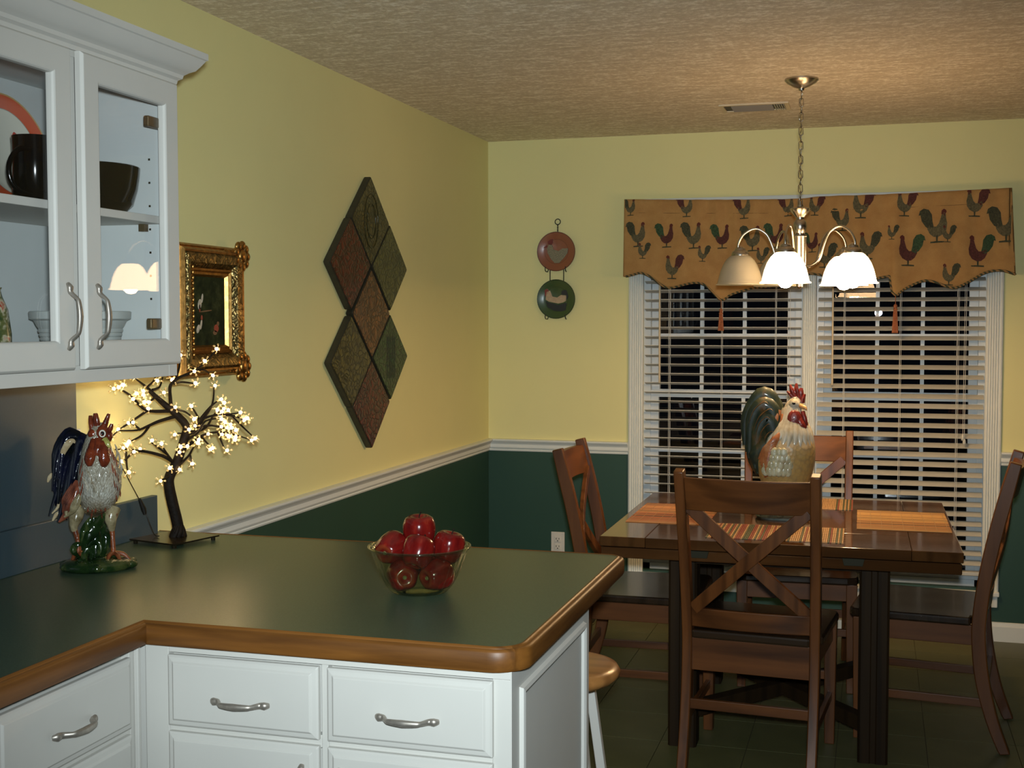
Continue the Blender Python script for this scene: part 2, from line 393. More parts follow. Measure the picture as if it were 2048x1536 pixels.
# ceiling vent
t = thing('ceiling_vent', 'cream louvred air vent in the ceiling behind the chandelier chain', 'vent', (1.43, -0.66, H))
vx0, vx1, vy0, vy1 = 1.283, 1.577, -0.765, -0.585
MB().box((vx0, vy0, H - 0.006), (vx1, vy0 + 0.018, H)).box((vx0, vy1 - 0.018, H - 0.006), (vx1, vy1, H)).box((vx0, vy0 + 0.018, H - 0.006), (vx0 + 0.018, vy1 - 0.018, H)).box((vx1 - 0.018, vy0 + 0.018, H - 0.006), (vx1, vy1 - 0.018, H)).build('frame', mat('vent_cream', (0.6, 0.5, 0.34), 0.4), t)
MV = mat('vent_grey', (0.33, 0.32, 0.30), 0.4, 0.3)
MB().box((vx0 + 0.018, vy0 + 0.018, H - 0.0015), (vx1 - 0.018, vy1 - 0.018, H)).build('backing', mat('vent_dark', (0.05, 0.05, 0.045), 0.6), t)
for k in range(9):
    y = vy0 + 0.028 + k * 0.0152
    MB().beam((vx0 + 0.05, y, H - 0.006), (vx1 - 0.07, y, H - 0.006), 0.011, 0.0015, (0, 0.5, 1)).build('slat', MV, t)
for k in range(5):
    x = vx1 - 0.06 + k * 0.0095
    MB().beam((x, vy0 + 0.02, H - 0.006), (x, vy1 - 0.02, H - 0.006), 0.008, 0.0015, (0.6, 0, 1)).build('slat', MV, t)

# duplex outlet on the back wall
def outlet(name, label, c, nrm, holes=True):
    t = thing(name, label, 'outlet', c)
    t.rotation_euler = (0, 0, 0 if nrm == 'y' else pi / 2)
    if nrm == 'x': t.rotation_euler = (0, 0, pi / 2)
    MB().box((-0.036, -0.006, -0.058), (0.036, 0, 0.058)).build('plate', M_white2, t, world=False, bevel=0.003)
    for sgn in (-1, 1):
        f = MB().box((-0.017, -0.009, sgn * 0.0195 - 0.0145), (0.017, -0.006, sgn * 0.0195 + 0.0145)).build('socket', M_white2, t, world=False, bevel=0.004)
        if holes:
            h = MB()
            h.box((-0.009, -0.0095, sgn * 0.0195 - 0.001), (-0.006, -0.0088, sgn * 0.0195 + 0.008)); h.box((0.006, -0.0095, sgn * 0.0195), (0.009, -0.0088, sgn * 0.0195 + 0.007))
            h.box((-0.003, -0.0095, sgn * 0.0195 - 0.0095), (0.003, -0.0088, sgn * 0.0195 - 0.005)).build('slot', M_iron, f, world=False)
    return t
M_white2 = mat('outlet_plastic', (0.66, 0.62, 0.55), 0.35)
outlet('wall_outlet', 'cream duplex outlet low on the green wall beside a chair', (0.3765, 0, 0.36), 'y')
outlet('wall_outlet', 'cream outlet plate on the yellow wall behind the standing ceramic rooster', (0.0, -3.515, 1.178), 'x')

# ================================================================== KITCHEN UNITS
ZC, YF, YN, CXR, CXL = 0.914, -3.102, -4.075, 1.3485, 0.5744
YE = -5.6
def arc(cx_, cy_, r, a0, a1, n=8): return [(cx_ + r * cos(radians(a0 + (a1 - a0) * k / n)), cy_ + r * sin(radians(a0 + (a1 - a0) * k / n))) for k in range(n + 1)]
def outline(ins):
    r1, r2_ = 0.035 - ins * 0.5, 0.07 - ins
    a = CXR - ins; f = YF - ins; n_ = YN + ins; l = CXL - ins
    return [(l, YE), (l, n_)] + arc(a - r2_, n_ + r2_, r2_, -90, 0) + arc(a - r1, f - r1, r1, 0, 90) + [(0.0, f)]
top = thing('countertop', 'dark green laminate countertop with oak edge turning into the peninsula', 'countertop', (0.6, -3.6, 0.87))
oi = outline(0.019)
MB().prism(oi + [(0, YE)], lambda a, b: (a, b, 0.872), lambda a, b: (a, b, ZC)).build('laminate_top', M_counter, top)
def edge(prof, out_pts, name, mats, matsel):
    return
# oak edging with a grooved profile following the outline
prof = [(0.0, 0.870), (0.0, 0.9145), (0.004, 0.9155), (0.0075, 0.9135), (0.0085, 0.911), (0.0105, 0.911), (0.012, 0.912), (0.0155, 0.911), (0.019, 0.906), (0.019, 0.876), (0.016, 0.870)]
def strip(pts, outs, m, nm='oak_edge'):
    MB().sweep(prof, pts, outs).build(nm, m, top, smooth=40, label='grooved oak edge strip')
def normals(pts):
    ns = []
    for i in range(len(pts)):
        segs = []
        if i > 0: d = Vector(pts[i]) - Vector(pts[i - 1]); segs.append(Vector((d.y, -d.x)).normalized())
        if i < len(pts) - 1: d = Vector(pts[i + 1]) - Vector(pts[i]); segs.append(Vector((d.y, -d.x)).normalized())
        if len(segs) == 2:
            b = (segs[0] + segs[1]).normalized(); k = b.dot(segs[0]); ns.append((b.x / k, b.y / k))
        else: ns.append((segs[0].x, segs[0].y))
    return ns
on_ = normals(oi)
strip(oi[:2], on_[:2], M_oak['y'])
strip(oi[1:7], on_[1:7], M_oak['x'])
strip(oi[6:16], on_[6:16], M_oak['y'])
strip(oi[15:], on_[15:], M_oak['x'])

# backsplash
bs = thing('backsplash', 'blue grey laminate backsplash behind the ceramic rooster', 'backsplash', (0, -4.2, ZC))
MB().box((0, YE, ZC), (0.019, -3.155, 1.022)).build('curb', M_splash, bs, bevel=0.002)
MB().box((0, YE, 1.022), (0.005, -3.496, 1.379)).build('panel', M_splash, bs)

def pull(parent, c, ax, nrm, L=0.112, name='handle'):
    """arched pewter pull: c centre on the face, ax long direction, nrm out of the face"""
    c = Vector(c); a = Vector(ax); n = Vector(nrm)
    pts = [(-.5, .004), (-.44, .010), (-.36, .011), (-.27, .026), (-.20, .030), (0, .033), (.20, .030), (.27, .026), (.36, .011), (.44, .010), (.5, .004)]
    P = [c + a * (u * L) + n * v for u, v in pts]
    rr = [.0045, .0078, .0062, .0048, .0058, .0072, .0058, .0048, .0062, .0078, .0045]
    m = MB().tube(P, rr, 10, sub=3, upv=nrm, flat=0.75)
    return m.build(name, M_pull, parent, smooth=60, label='pewter pull')

def panelfront(mb, face, a0, a1, z0, z1, t=0.018, bev=0.012):
    """overlay front with a chamfered raised border; face(a, z, depth) -> xyz"""
    ins = [(0, 0), (0, t * 0.55), (0.004, t * 0.72), (bev, t * 0.8), (bev + 0.004, t)]
    rings = []
    for i, d in ins: rings.append([face(a0 + i, z0 + i, d), face(a1 - i, z0 + i, d), face(a1 - i, z1 - i, d), face(a0 + i, z1 - i, d)])
    vs_ = [q for r in rings for q in r]; fs = [(3, 2, 1, 0)]
    for r in range(len(rings) - 1):
        for k in range(4): fs.append((r * 4 + k, r * 4 + (k + 1) % 4, r * 4 + 4 + (k + 1) % 4, r * 4 + 4 + k))
    fs.append(tuple(range(len(vs_) - 4, len(vs_)))); mb.add(vs_, fs); return mb

# peninsula base cabinet
PF, PB, PX0, PX1 = -4.050, -3.418, 0.5545, 1.317
pc = thing('base_cabinet', 'white painted peninsula base cabinet with two drawers and panelled end', 'cabinet', (0.93, -3.73, 0))
MB().box((0.003, PF + 0.02, 0.10), (PX1 - 0.0, PB, 0.869)).box((0.05, PF + 0.08, 0.0), (PX1 - 0.02, PB, 0.10)).build('carcass', M_white, pc)
MB().box((PX0, PF, 0.10), (0.608, PF + 0.02, 0.869)).box((0.608, PF, 0.852), (PX1, PF + 0.02, 0.869)).box((0.94, PF, 0.10), (0.954, PF + 0.02, 0.852)).box((1.283, PF, 0.10), (PX1, PF + 0.02, 0.852)).box((0.608, PF, 0.10), (0.94, PF + 0.02, 0.13)).box((0.954, PF, 0.10), (1.283, PF + 0.02, 0.13)).box((0.608, PF, 0.690), (0.94, PF + 0.02, 0.715)).box((0.954, PF, 0.690), (1.283, PF + 0.02, 0.715)).build('face_frame', M_white, pc, bevel=0.0015)
fy = lambda a, z, d: (a, PF - d, z)
for (a0, a1) in ((0.612, 0.938), (0.956, 1.286)):
    d = panelfront(MB(), fy, a0, a1, 0.708, 0.850).build('drawer', M_white, pc, bevel=0.001)
    pull(d, ((a0 + a1) / 2 + 0.003, PF - 0.018, 0.770), (1, 0, 0), (0, -1, 0), 0.124)
    d = panelfront(MB(), fy, a0, a1, 0.118, 0.696).build('door', M_white, pc, bevel=0.001)
    pull(d, (a1 - 0.03 if a0 < 0.9 else a0 + 0.03, PF - 0.018, 0.6), (0, 0, 1), (0, -1, 0), 0.124)
# end panel with applied moulding
ex = PX1 + 0.003
MB().box((PX1, PF, 0.10), (ex, PB, 0.869)).build('end_panel', M_white, pc)
md = MB(); y0, y1, z0, z1 = -4.000, -3.472, 0.16, 0.826
mp = [(0, 0), (0.003, 0.008), (0.010, 0.010), (0.017, 0.006), (0.020, 0)]
rg = []
for i, d in mp: rg.append([(ex + d, y0 + i, z0 + i), (ex + d, y1 - i, z0 + i), (ex + d, y1 - i, z1 - i), (ex + d, y0 + i, z1 - i)])
vs_ = [q for r in rg for q in r]
md.add(vs_, [(r * 4 + k, r * 4 + (k + 1) % 4, r * 4 + 4 + (k + 1) % 4, r * 4 + 4 + k) for r in range(4) for k in range(4)])
md.build('moulding', M_white, pc)

# left run base cabinet
lc = thing('base_cabinet', 'white painted base cabinet under the counter along the left wall', 'cabinet', (0.27, -4.8, 0))
MB().box((0.003, YE, 0.10), (0.52, PF - 0.004, 0.869)).box((0.003, YE, 0.0), (0.46, PF - 0.06, 0.10)).build('carcass', M_white, lc)
MB().box((0.52, YE, 0.855), (0.54, PF - 0.003, 0.869)).box((0.52, -4.084, 0.10), (0.54, PF - 0.003, 0.855)).box((0.52, -4.490, 0.69), (0.54, -4.084, 0.712)).box((0.52, YE, 0.69), (0.54, -4.512, 0.712)).box((0.52, -4.512, 0.10), (0.54, -4.490, 0.855)).box((0.52, -4.490, 0.10), (0.54, -4.084, 0.13)).build('face_frame', M_white, lc, bevel=0.0015)
MB().beam((0.546, -4.066, 0.10), (0.546, -4.066, 0.868), 0.010, 0.010, (0, 1, 0)).build('corner_bead', M_white, lc, bevel=0.002)
fx = lambda a, z, d: (0.54 + d, a, z)
for (a0, a1) in ((-4.490, -4.094), (-4.93, -4.512), (-5.36, -4.95)):
    d = panelfront(MB(), fx, a0, a1, 0.706, 0.848).build('drawer', M_white, lc, bevel=0.001)
    pull(d, (0.558, (a0 + a1) / 2, 0.772), (0, 1, 0), (1, 0, 0), 0.124)
    d = panelfront(MB(), fx, a0, a1, 0.118, 0.694).build('door', M_white, lc, bevel=0.001)
    pull(d, (0.558, a0 + 0.03, 0.6), (0, 0, 1), (1, 0, 0), 0.124)

# upper cabinet with glass doors
UY1, UY0, UX, UZ0, UZ1 = -3.583, -4.79, 0.35, 1.380, 2.085
uc = thing('wall_cabinet', 'white wall cabinet with two glass doors and crown moulding', 'cabinet', (0.17, -4.2, UZ0))
ca = MB(); ca.box((0.0055, UY0, UZ0 + 0.015), (0.018, UY1, UZ1), 1); ca.box((0.018, UY1 - 0.012, UZ0 + 0.015), (UX - 0.02, UY1 - 0.003, UZ1), 1); ca.box((0.018, UY1 - 0.003, UZ0 + 0.015), (UX - 0.02, UY1, UZ1), 0)
ca.box((0.018, UY0, UZ0 + 0.015), (UX - 0.02, UY0 + 0.018, UZ1), 0); ca.box((0.018, UY0 + 0.018, 1.395), (UX - 0.02, UY1 - 0.012, 1.413), 1); ca.box((0.018, UY0 + 0.018, UZ1 - 0.018), (UX - 0.02, UY1 - 0.018, UZ1), 1)
ca.build('carcass', [M_white, M_intr], uc)
MB().box((0.018, UY0 + 0.018, 1.739), (UX - 0.026, UY1 - 0.0125, 1.757)).build('shelf', M_white, uc, bevel=0.0015)
MB().box((UX - 0.02, UY0, UZ0), (UX, UY0 + 0.04, UZ1)).box((UX - 0.02, UY1 - 0.035, UZ0), (UX, UY1, UZ1)).box((UX - 0.02, -4.0, 1.416), (UX, -3.96, UZ1 - 0.03)).box((UX - 0.02, -4.41, 1.416), (UX, -4.37, UZ1 - 0.03)).box((UX - 0.02, UY0 + 0.04, UZ0), (UX, UY1 - 0.035, 1.416)).box((UX - 0.02, UY0 + 0.04, UZ1 - 0.03), (UX, UY1 - 0.035, UZ1)).build('face_frame', M_white, uc, bevel=0.001)
cr = [(0, 2.068), (0.006, 2.068), (0.008, 2.077), (0.016, 2.082), (0.018, 2.090), (0.027, 2.097), (0.038, 2.103), (0.047, 2.115), (0.056, 2.129), (0.060, 2.131), (0.060, 2.146), (0, 2.146)]
MB().sweep(cr, [(UX, UY0), (UX, UY1), (0.006, UY1)], [(1, 0), (1, 1), (0, 1)]).build('crown_moulding', M_white, uc, smooth=28)
MB().box((0.006, UY0, UZ1), (UX, UY1, 2.10)).build('top_board', M_white, uc)

def glass_door(parent, y0, y1, ajar, hinge_right=True):
    z0, z1 = 1.409, 2.066; th = 0.019; fw_ = 0.060
    hy = y1 if hinge_right else y0
    L = y1 - y0
    s_ = -1 if hinge_right else 1
    Y = lambda a: s_ * a
    hz = z1 - z0
    # frame ring with inner chamfer
    ins = [(0, 0.0), (0, th * 0.7), (0.005, th), (fw_ - 0.006, th), (fw_ - 0.003, th * 0.92), (fw_, th * 0.72), (fw_, 0.0)]
    vs_ = []
    for i, d in ins: vs_ += [(d, Y(i), i), (d, Y(L - i), i), (d, Y(L - i), hz - i), (d, Y(i), hz - i)]
    fs = [(r * 4 + k, r * 4 + (k + 1) % 4, ((r + 1) % 7) * 4 + (k + 1) % 4, ((r + 1) % 7) * 4 + k) for r in range(7) for k in range(4)]
    m = MB(); m.add(vs_, fs); piv = m.build('door', M_white, None, bevel=0.0012)
    piv.parent = parent; piv.location = Vector((UX + 0.001, hy, z0)) - parent.location; piv.rotation_euler = (0, 0, ajar)
    MB().box((0.003, Y(fw_ - 0.004), fw_ - 0.004), (0.006, Y(L - fw_ + 0.004), hz - fw_ + 0.004)).build('glass_pane', M_doorglass, piv, world=False)
    hp = MB(); c = Vector((th, Y(L - 0.032), 0.110)); 
    pts = [(-.5, .004), (-.44, .010), (-.36, .011), (-.27, .026), (-.20, .030), (0, .033), (.20, .030), (.27, .026), (.36, .011), (.44, .010), (.5, .004)]
    P = [c + Vector((v, 0, u * 0.135)) for u, v in pts]
    hp.tube(P, [.0045, .0078, .0062, .0048, .0058, .0072, .0058, .0048, .0062, .0078, .0045], 10, sub=3, upv=(1, 0, 0), flat=0.75)
    hp.build('handle', M_pull, piv, world=False, smooth=60, label='pewter pull')
    for zz in (0.095, hz - 0.10):
        MB().box((-0.012, Y(0.022), zz - 0.012), (0.0025, Y(0.102), zz + 0.012)).box((-0.012, Y(0.020), zz - 0.022), (0.0025, Y(0.032), zz + 0.022)).build('hinge', M_hinge, piv, world=False, bevel=0.003, label='bronze hinge')
    return piv
glass_door(uc, -3.969, -3.594, radians(0.85), True)
glass_door(uc, -4.372, -3.996, 0.0, False)
d3 = glass_door(uc, -4.755, -4.380, 0.0, True)
# shelf pegs / peg holes on the cabinet side
pg = MB()
for k in range(9):
    for x in (0.29,): pg.box((x - 0.0025, UY1 - 0.0126, 1.45 + k * 0.055), (x + 0.0025, UY1 - 0.0119, 1.455 + k * 0.055))
pg.build('peg_hole', M_iron, uc)
MB().box((0.27, UY1 - 0.030, 1.722), (0.285, UY1 - 0.012, 1.739)).build('shelf_peg', M_hinge, uc)

# crockery in the cabinet
t = thing('mug', 'tall straight black mug with a looped handle on the cabinet shelf', 'mug', (0.20, -3.895, 1.757))
MB().lathe([(0.0, 0.001), (0.042, 0.0), (0.047, 0.006), (0.046, 0.10), (0.047, 0.150), (0.044, 0.150), (0.042, 0.10), (0.042, 0.012), (0, 0.010)], n=28).build('body', M_black, t, world=False, smooth=45)
MB().tube([(0.02, -0.040, 0.118), (0.01, -0.066, 0.115), (0.0, -0.082, 0.085), (0.0, -0.080, 0.05), (0.01, -0.064, 0.028), (0.02, -0.040, 0.022)], 0.006, 8, sub=4, upv=(1, 0, 0)).build('handle', M_black, t, world=False, smooth=60)
t = thing('serving_bowl', 'glossy black flared serving bowl on the cabinet shelf', 'bowl', (0.207, -3.714, 1.757))
MB().lathe([(0.0, 0.0), (0.07, 0.0), (0.078, 0.003), (0.098, 0.022), (0.108, 0.055), (0.113, 0.088), (0.1145, 0.106), (0.112, 0.108), (0.108, 0.09), (0.104, 0.052), (0.085, 0.018), (0, 0.010)], n=40).build('bowl', M_black, t, world=False, smooth=50)
t = thing('ribbed_planter', 'pale ribbed ceramic bowl on the cabinet floor behind the door handles', 'bowl', (0.165, -3.695, 1.413))
pr = [(0, 0.0), (0.078, 0.0)]
for k in range(8): z = 0.004 + k * 0.0095; r = 0.078 + k * 0.0022; pr += [(r, z), (r + 0.0014, z + 0.003), (r + 0.0014, z + 0.006), (r, z + 0.0085)]
pr += [(0.098, 0.086), (0.104, 0.098), (0.113, 0.102), (0.114, 0.118), (0.111, 0.120), (0.106, 0.116), (0.098, 0.10), (0.07, 0.02), (0, 0.012)]
MB().lathe(pr, n=36).build('bowl', mat('pale_stoneware', (0.44, 0.47, 0.45), 0.4), t, world=False, smooth=35)
def plate_prof(R, k=1.0): return [(0, 0.004), (R * 0.62, 0.004), (R * 0.70, 0.004 + 0.005 * k), (R * 0.97, 0.004 + 0.014 * k), (R, 0.004 + 0.015 * k), (R, 0.001 + 0.015 * k), (R * 0.70, 0.001 + 0.002 * k), (R * 0.6, 0.0), (0, 0.0)]
def ringmat(name, stops, R, rough=0.2, var=None):
    m, t_, out = nt(name); b = principled(t_, out, stops[0][1], rough, 0, 0.5, 0.3)
    tc = t_.nodes.new('ShaderNodeTexCoord'); s = t_.nodes.new('ShaderNodeSeparateXYZ'); lk(t_, tc.outputs['Object'], s.inputs[0])
    cb = t_.nodes.new('ShaderNodeCombineXYZ'); lk(t_, s.outputs[0], cb.inputs[0]); lk(t_, s.outputs[1], cb.inputs[1])
    ln = t_.nodes.new('ShaderNodeVectorMath'); ln.operation = 'LENGTH'; lk(t_, cb.outputs[0], ln.inputs[0])
    dv = t_.nodes.new('ShaderNodeMath'); dv.operation = 'DIVIDE'; dv.inputs[1].default_value = R; lk(t_, ln.outputs['Value'], dv.inputs[0])
    r_ = t_.nodes.new('ShaderNodeValToRGB'); r_.color_ramp.interpolation = 'CONSTANT'; e = r_.color_ramp.elements
    while len(e) < len(stops): e.new(0.5)
    for el, (p_, c_) in zip(e, stops): el.position = p_; el.color = c4(c_)
    lk(t_, dv.outputs[0], r_.inputs[0]); col = r_.outputs[0]
    if var:
        n = noise(t_, coords(t_), 60, 4); col = mixc(t_, ramp(t_, n, [(0.45, (0, 0, 0)), (0.6, (0.5, 0.5, 0.5))]), col, var)
    lk(t_, col, b.inputs['Base Color']); return m
t = thing('display_plate', 'round plate with orange red rim standing behind the black mug', 'plate', (0.052, -3.80, 1.757))
M_pl = ringmat('orange_rim_plate', [(0.0, (0.62, 0.60, 0.50)), (0.735, (0.25, 0.30, 0.25)), (0.75, (0.55, 0.085, 0.03)), (0.97, (0.45, 0.30, 0.12))], 0.134)
po = MB().lathe(plate_prof(0.134), n=44).build('dish', M_pl, t, world=False, smooth=40)
po.rotation_euler = (0, radians(78), 0); po.location = (0.0, 0, 0.134)
po2 = MB(); po2.tube([(0.045, 0.05, 0.0075), (0.02, 0.045, 0.0075), (-0.01, 0.05, 0.0075), (-0.03, 0.03, 0.0075), (-0.05, 0.035, 0.0075)], [0.003, 0.010, 0.014, 0.012, 0.004], 6, sub=3, flat=0.1)
po2.build('red_motif', mat('plate_red', (0.5, 0.06, 0.04), 0.25), po, world=False, label='painted red flourish')
t = thing('floral_jar', 'narrow jar with green and red floral pattern at the cabinet left', 'jar', (0.20, -4.045, 1.413))
m, tt, out = nt('floral_glaze'); b = principled(tt, out, (0.3, 0.3, 0.2), 0.25)
lk(tt, ramp(tt, noise(tt, coords(tt), 42, 3), [(0.36, (0.03, 0.06, 0.02)), (0.46, (0.11, 0.12, 0.04)), (0.55, (0.42, 0.40, 0.28)), (0.64, (0.35, 0.04, 0.02))]), b.inputs['Base Color'])
MB().lathe([(0, 0), (0.036, 0.0), (0.040, 0.01), (0.040, 0.07), (0.034, 0.12), (0.024, 0.145), (0.020, 0.160), (0.023, 0.166), (0, 0.168)], n=28).build('body', m, t, world=False, smooth=50)

# ================================================================== WALL DECOR
# seven diamond tiles on the left wall
def carved(name, c1, c2, seed, sc=26):
    m, t, out = nt(name); b = principled(t, out, c1, 0.3, 0, 0.3, 0.1)
    v = coords(t); 
    tc = t.nodes.new('ShaderNodeMapping'); tc.inputs['Location'].default_value = (seed * 3.1, seed * 1.7, seed); lk(t, v, tc.inputs['Vector'])
    n = noise(t, tc.outputs[0], sc, 5, 0.6)
    vo = t.nodes.new('ShaderNodeTexVoronoi'); vo.inputs['Scale'].default_value = sc * 1.6; vo.feature = 'DISTANCE_TO_EDGE'
    mp = t.nodes.new('ShaderNodeVectorMath'); mp.operation = 'ADD'
    nn = t.nodes.new('ShaderNodeTexNoise'); nn.inputs['Scale'].default_value = sc * 0.5; lk(t, tc.outputs[0], nn.inputs['Vector'])
    ms = t.nodes.new('ShaderNodeVectorMath'); ms.operation = 'SCALE'; ms.inputs['Scale'].default_value = 0.08; lk(t, nn.outputs['Color'], ms.inputs[0])
    lk(t, tc.outputs[0], mp.inputs[0]); lk(t, ms.outputs[0], mp.inputs[1]); lk(t, mp.outputs[0], vo.inputs['Vector'])
    pat = ramp(t, vo.outputs['Distance'], [(0.04, (0, 0, 0)), (0.20, (1, 1, 1))])
    col = mixc(t, pat, c2, ramp(t, n, [(0.3, c2), (0.62, c1)]))
    lk(t, col, b.inputs['Base Color'])
    ad = t.nodes.new('ShaderNodeMath'); ad.operation = 'MULTIPLY_ADD'; ad.inputs[1].default_value = 0.4
    lk(t, n, ad.inputs[0]); lk(t, pat, ad.inputs[2]); bump(t, ad.outputs[0], 0.6, 0.002, b)
    return m
OL = [((0.105, 0.082, 0.022), (0.022, 0.022, 0.006)), ((0.165, 0.020, 0.010), (0.028, 0.008, 0.004)), ((0.115, 0.110, 0.026), (0.028, 0.032, 0.008)),
      ((0.23, 0.090, 0.025), (0.045, 0.018, 0.006)), ((0.130, 0.105, 0.022), (0.028, 0.024, 0.006)), ((0.030, 0.085, 0.022), (0.006, 0.020, 0.006)), ((0.155, 0.018, 0.010), (0.022, 0.007, 0.005))]
tiles = [(-1.634, 1.904, 'topmost olive brown diamond wall tile, above the dark red one'), (-1.832, 1.728, 'dark red diamond wall tile on the upper left of the cluster'), (-1.436, 1.728, 'olive green diamond wall tile on the upper right of the cluster'),
         (-1.634, 1.540, 'copper brown diamond wall tile in the middle of the cluster'), (-1.832, 1.356, 'mottled olive gold diamond wall tile on the lower left of the cluster'), (-1.436, 1.362, 'deep green diamond wall tile with a checked centre, lower right of the cluster'),
         (-1.638, 1.180, 'bottommost maroon red diamond wall tile with scrolled pattern')]
M_tedge = mat('tile_edge_shade_and_grid', (0.022, 0.02, 0.012), 0.5, var=0.3, vscale=60)  # side shadow of the thick tiles put into the edge colour; grid shares it
for i, (y, z, lab) in enumerate(tiles):
    a, bz, d = 0.192, 0.178, 0.032
    cs = [(a, 0), (0, bz), (-a, 0), (0, -bz)]
    def ring(s, dd, rnd=0.012):
        out = []
        for (p_, q) in cs:
            p_, q = p_ * s, q * s; l = sqrt(p_ * p_ + q * q); tx, ty = p_ * (1 - rnd / l), q * (1 - rnd / l)
            nx, ny = -q / l * rnd * 0.8, p_ / l * rnd * 0.8
            out += [(dd, y + tx - nx, z + ty - ny), (dd, y + p_ * (1 - rnd * .35 / l), z + q * (1 - rnd * .35 / l)), (dd, y + tx + nx, z + ty + ny)]
        return out
    rg = [ring(0.985, 0.001), ring(1.0, 0.004), ring(1.0, d - 0.006), ring(0.985, d - 0.001), ring(0.97, d)]
    n = 12; vs_ = [q for r in rg for q in r]
    m = MB()
    m.add(vs_, [tuple(range(n))[::-1]] + [(r * n + k, r * n + (k + 1) % n, (r + 1) * n + (k + 1) % n, (r + 1) * n + k) for r in range(3) for k in range(n)], 1)
    o_ = len(m.v) - len(vs_)
    for k in range(n): m.f.append([3 * n + k, 3 * n + (k + 1) % n, 4 * n + (k + 1) % n, 4 * n + k]); m.m.append(0)
    m.f.append([4 * n + k for k in range(n)]); m.m.append(0)
    t = thing('wall_tile', lab, 'wall tile', (0, y, z), 0, 'diamond tiles hung in a cluster')
    m.build('slab', [carved('tile_glaze_%d' % i, OL[i][0], OL[i][1], i + 1), M_tedge], t)
    if i == 5:
        g = MB()
        for k in range(-2, 3):
            g.box((d, y - 0.045, z + k * 0.036 - 0.0012), (d + 0.0012, y + 0.045, z + k * 0.036 + 0.0012)); g.box((d, y + k * 0.020 - 0.0012, z - 0.085), (d + 0.0012, y + k * 0.020 + 0.0012, z + 0.085))
        g.build('raised_grid', M_tedge, t)
    elif i == 0:
        g = MB(); 
        for R_ in (0.085, 0.055): g.tube([(d, y + R_ * 0.8 * cos(a_), z + R_ * 1.25 * sin(a_)) for a_ in [2 * pi * k / 24 for k in range(24)]], 0.002, 5, closed=True, upv=(1, 0, 0))
        g.build('raised_scroll', carved('scroll_%d' % i, OL[i][1], OL[i][1], i + 9), t)

# gilded picture frame
t = thing('picture_frame', 'ornate gilded frame with a dark farmyard painting beside the wall cabinet', 'picture', (0, -2.875, 1.54))
M_gold = mat('antique_gilding', (0.42, 0.22, 0.06), 0.36, 1.0, var=0.35, vscale=55, bmp=0.3, bscale=80, bdist=0.002)
m, tt, out = nt('carved_gilding'); b = principled(tt, out, (0.5, 0.3, 0.1), 0.3, 1.0)
vo = tt.nodes.new('ShaderNodeTexVoronoi'); vo.inputs['Scale'].default_value = 75; vo.feature = 'SMOOTH_F1'
nn = tt.nodes.new('ShaderNodeTexNoise'); nn.inputs['Scale'].default_value = 30; lk(tt, coords(tt), nn.inputs['Vector']); av = tt.nodes.new('ShaderNodeVectorMath'); av.operation = 'SCALE'; av.inputs['Scale'].default_value = 0.09
lk(tt, nn.outputs['Color'], av.inputs[0]); ad = tt.nodes.new('ShaderNodeVectorMath'); lk(tt, av.outputs[0], ad.inputs[0]); lk(tt, coords(tt), ad.inputs[1]); lk(tt, ad.outputs[0], vo.inputs['Vector'])
lk(tt, ramp(tt, vo.outputs['Distance'], [(0.15, (0.60, 0.40, 0.15)), (0.5, (0.16, 0.12, 0.045))]), b.inputs['Base Color']); bump(tt, vo.outputs['Distance'], 0.9, 0.004, b); b.inputs['Roughness'].default_value = 0.38
M_carv = m
y0, y1, z0, z1 = -3.068, -2.685, 1.342, 1.738
def ringsweep(profile, y0, y1, z0, z1, m=None, mi=0):
    mb = m or MB(); vs_ = []
    for i, d in profile: vs_ += [(d, y0 + i, z0 + i), (d, y1 - i, z0 + i), (d, y1 - i, z1 - i), (d, y0 + i, z1 - i)]
    L = len(profile)
    mb.add(vs_, [(r * 4 + k, r * 4 + (k + 1) % 4, ((r + 1) % L) * 4 + (k + 1) % 4, ((r + 1) % L) * 4 + k) for r in range(L) for k in range(4)], mi); return mb
ringsweep([(0, 0.001), (0, 0.020), (0.003, 0.024), (0.003, 0.036), (0.008, 0.042), (0.012, 0.040), (0.014, 0.046), (0.020, 0.052), (0.026, 0.050), (0.030, 0.001)], y0, y1, z0, z1).build('outer_moulding', M_gold, t)
ringsweep([(0.0265, 0.002), (0.0265, 0.048), (0.034, 0.055), (0.056, 0.050), (0.072, 0.034), (0.074, 0.002)], y0, y1, z0, z1).build('carved_band', M_carv, t)
ringsweep([(0.072, 0.002), (0.072, 0.038), (0.078, 0.040), (0.083, 0.034), (0.090, 0.036), (0.096, 0.026), (0.098, 0.002)], y0, y1, z0, z1).build('inner_moulding', M_gold, t)
random.seed(5)
for cy_, cz_, sy, sz in ((y1, z0, -1, 1), (y1, z1, -1, -1)):
    g = MB()
    cyy, czz = cy_ + sy * 0.024, cz_ + sz * 0.026
    for k in range(9):
        a = 2 * pi * k / 9; g.ell((0.046, cyy + 0.034 * cos(a), czz + 0.034 * sin(a)), (0.010, 0.015, 0.015), 8, k=6)
    g.ell((0.048, cyy, czz), (0.012, 0.022, 0.022), 10)
    for k in range(1, 5):
        g.ell((0.040, cyy + sy * (0.03 + 0.016 * k), cz_ + sz * 0.014), (0.009, 0.012, 0.009 - 0.001 * k), 8, k=6)
        g.ell((0.040, cy_ + sy * 0.014, czz + sz * (0.03 + 0.016 * k)), (0.009, 0.009 - 0.001 * k, 0.012), 8, k=6)
    g.build('corner_ornament', M_gold, t, smooth=60)
g = MB()
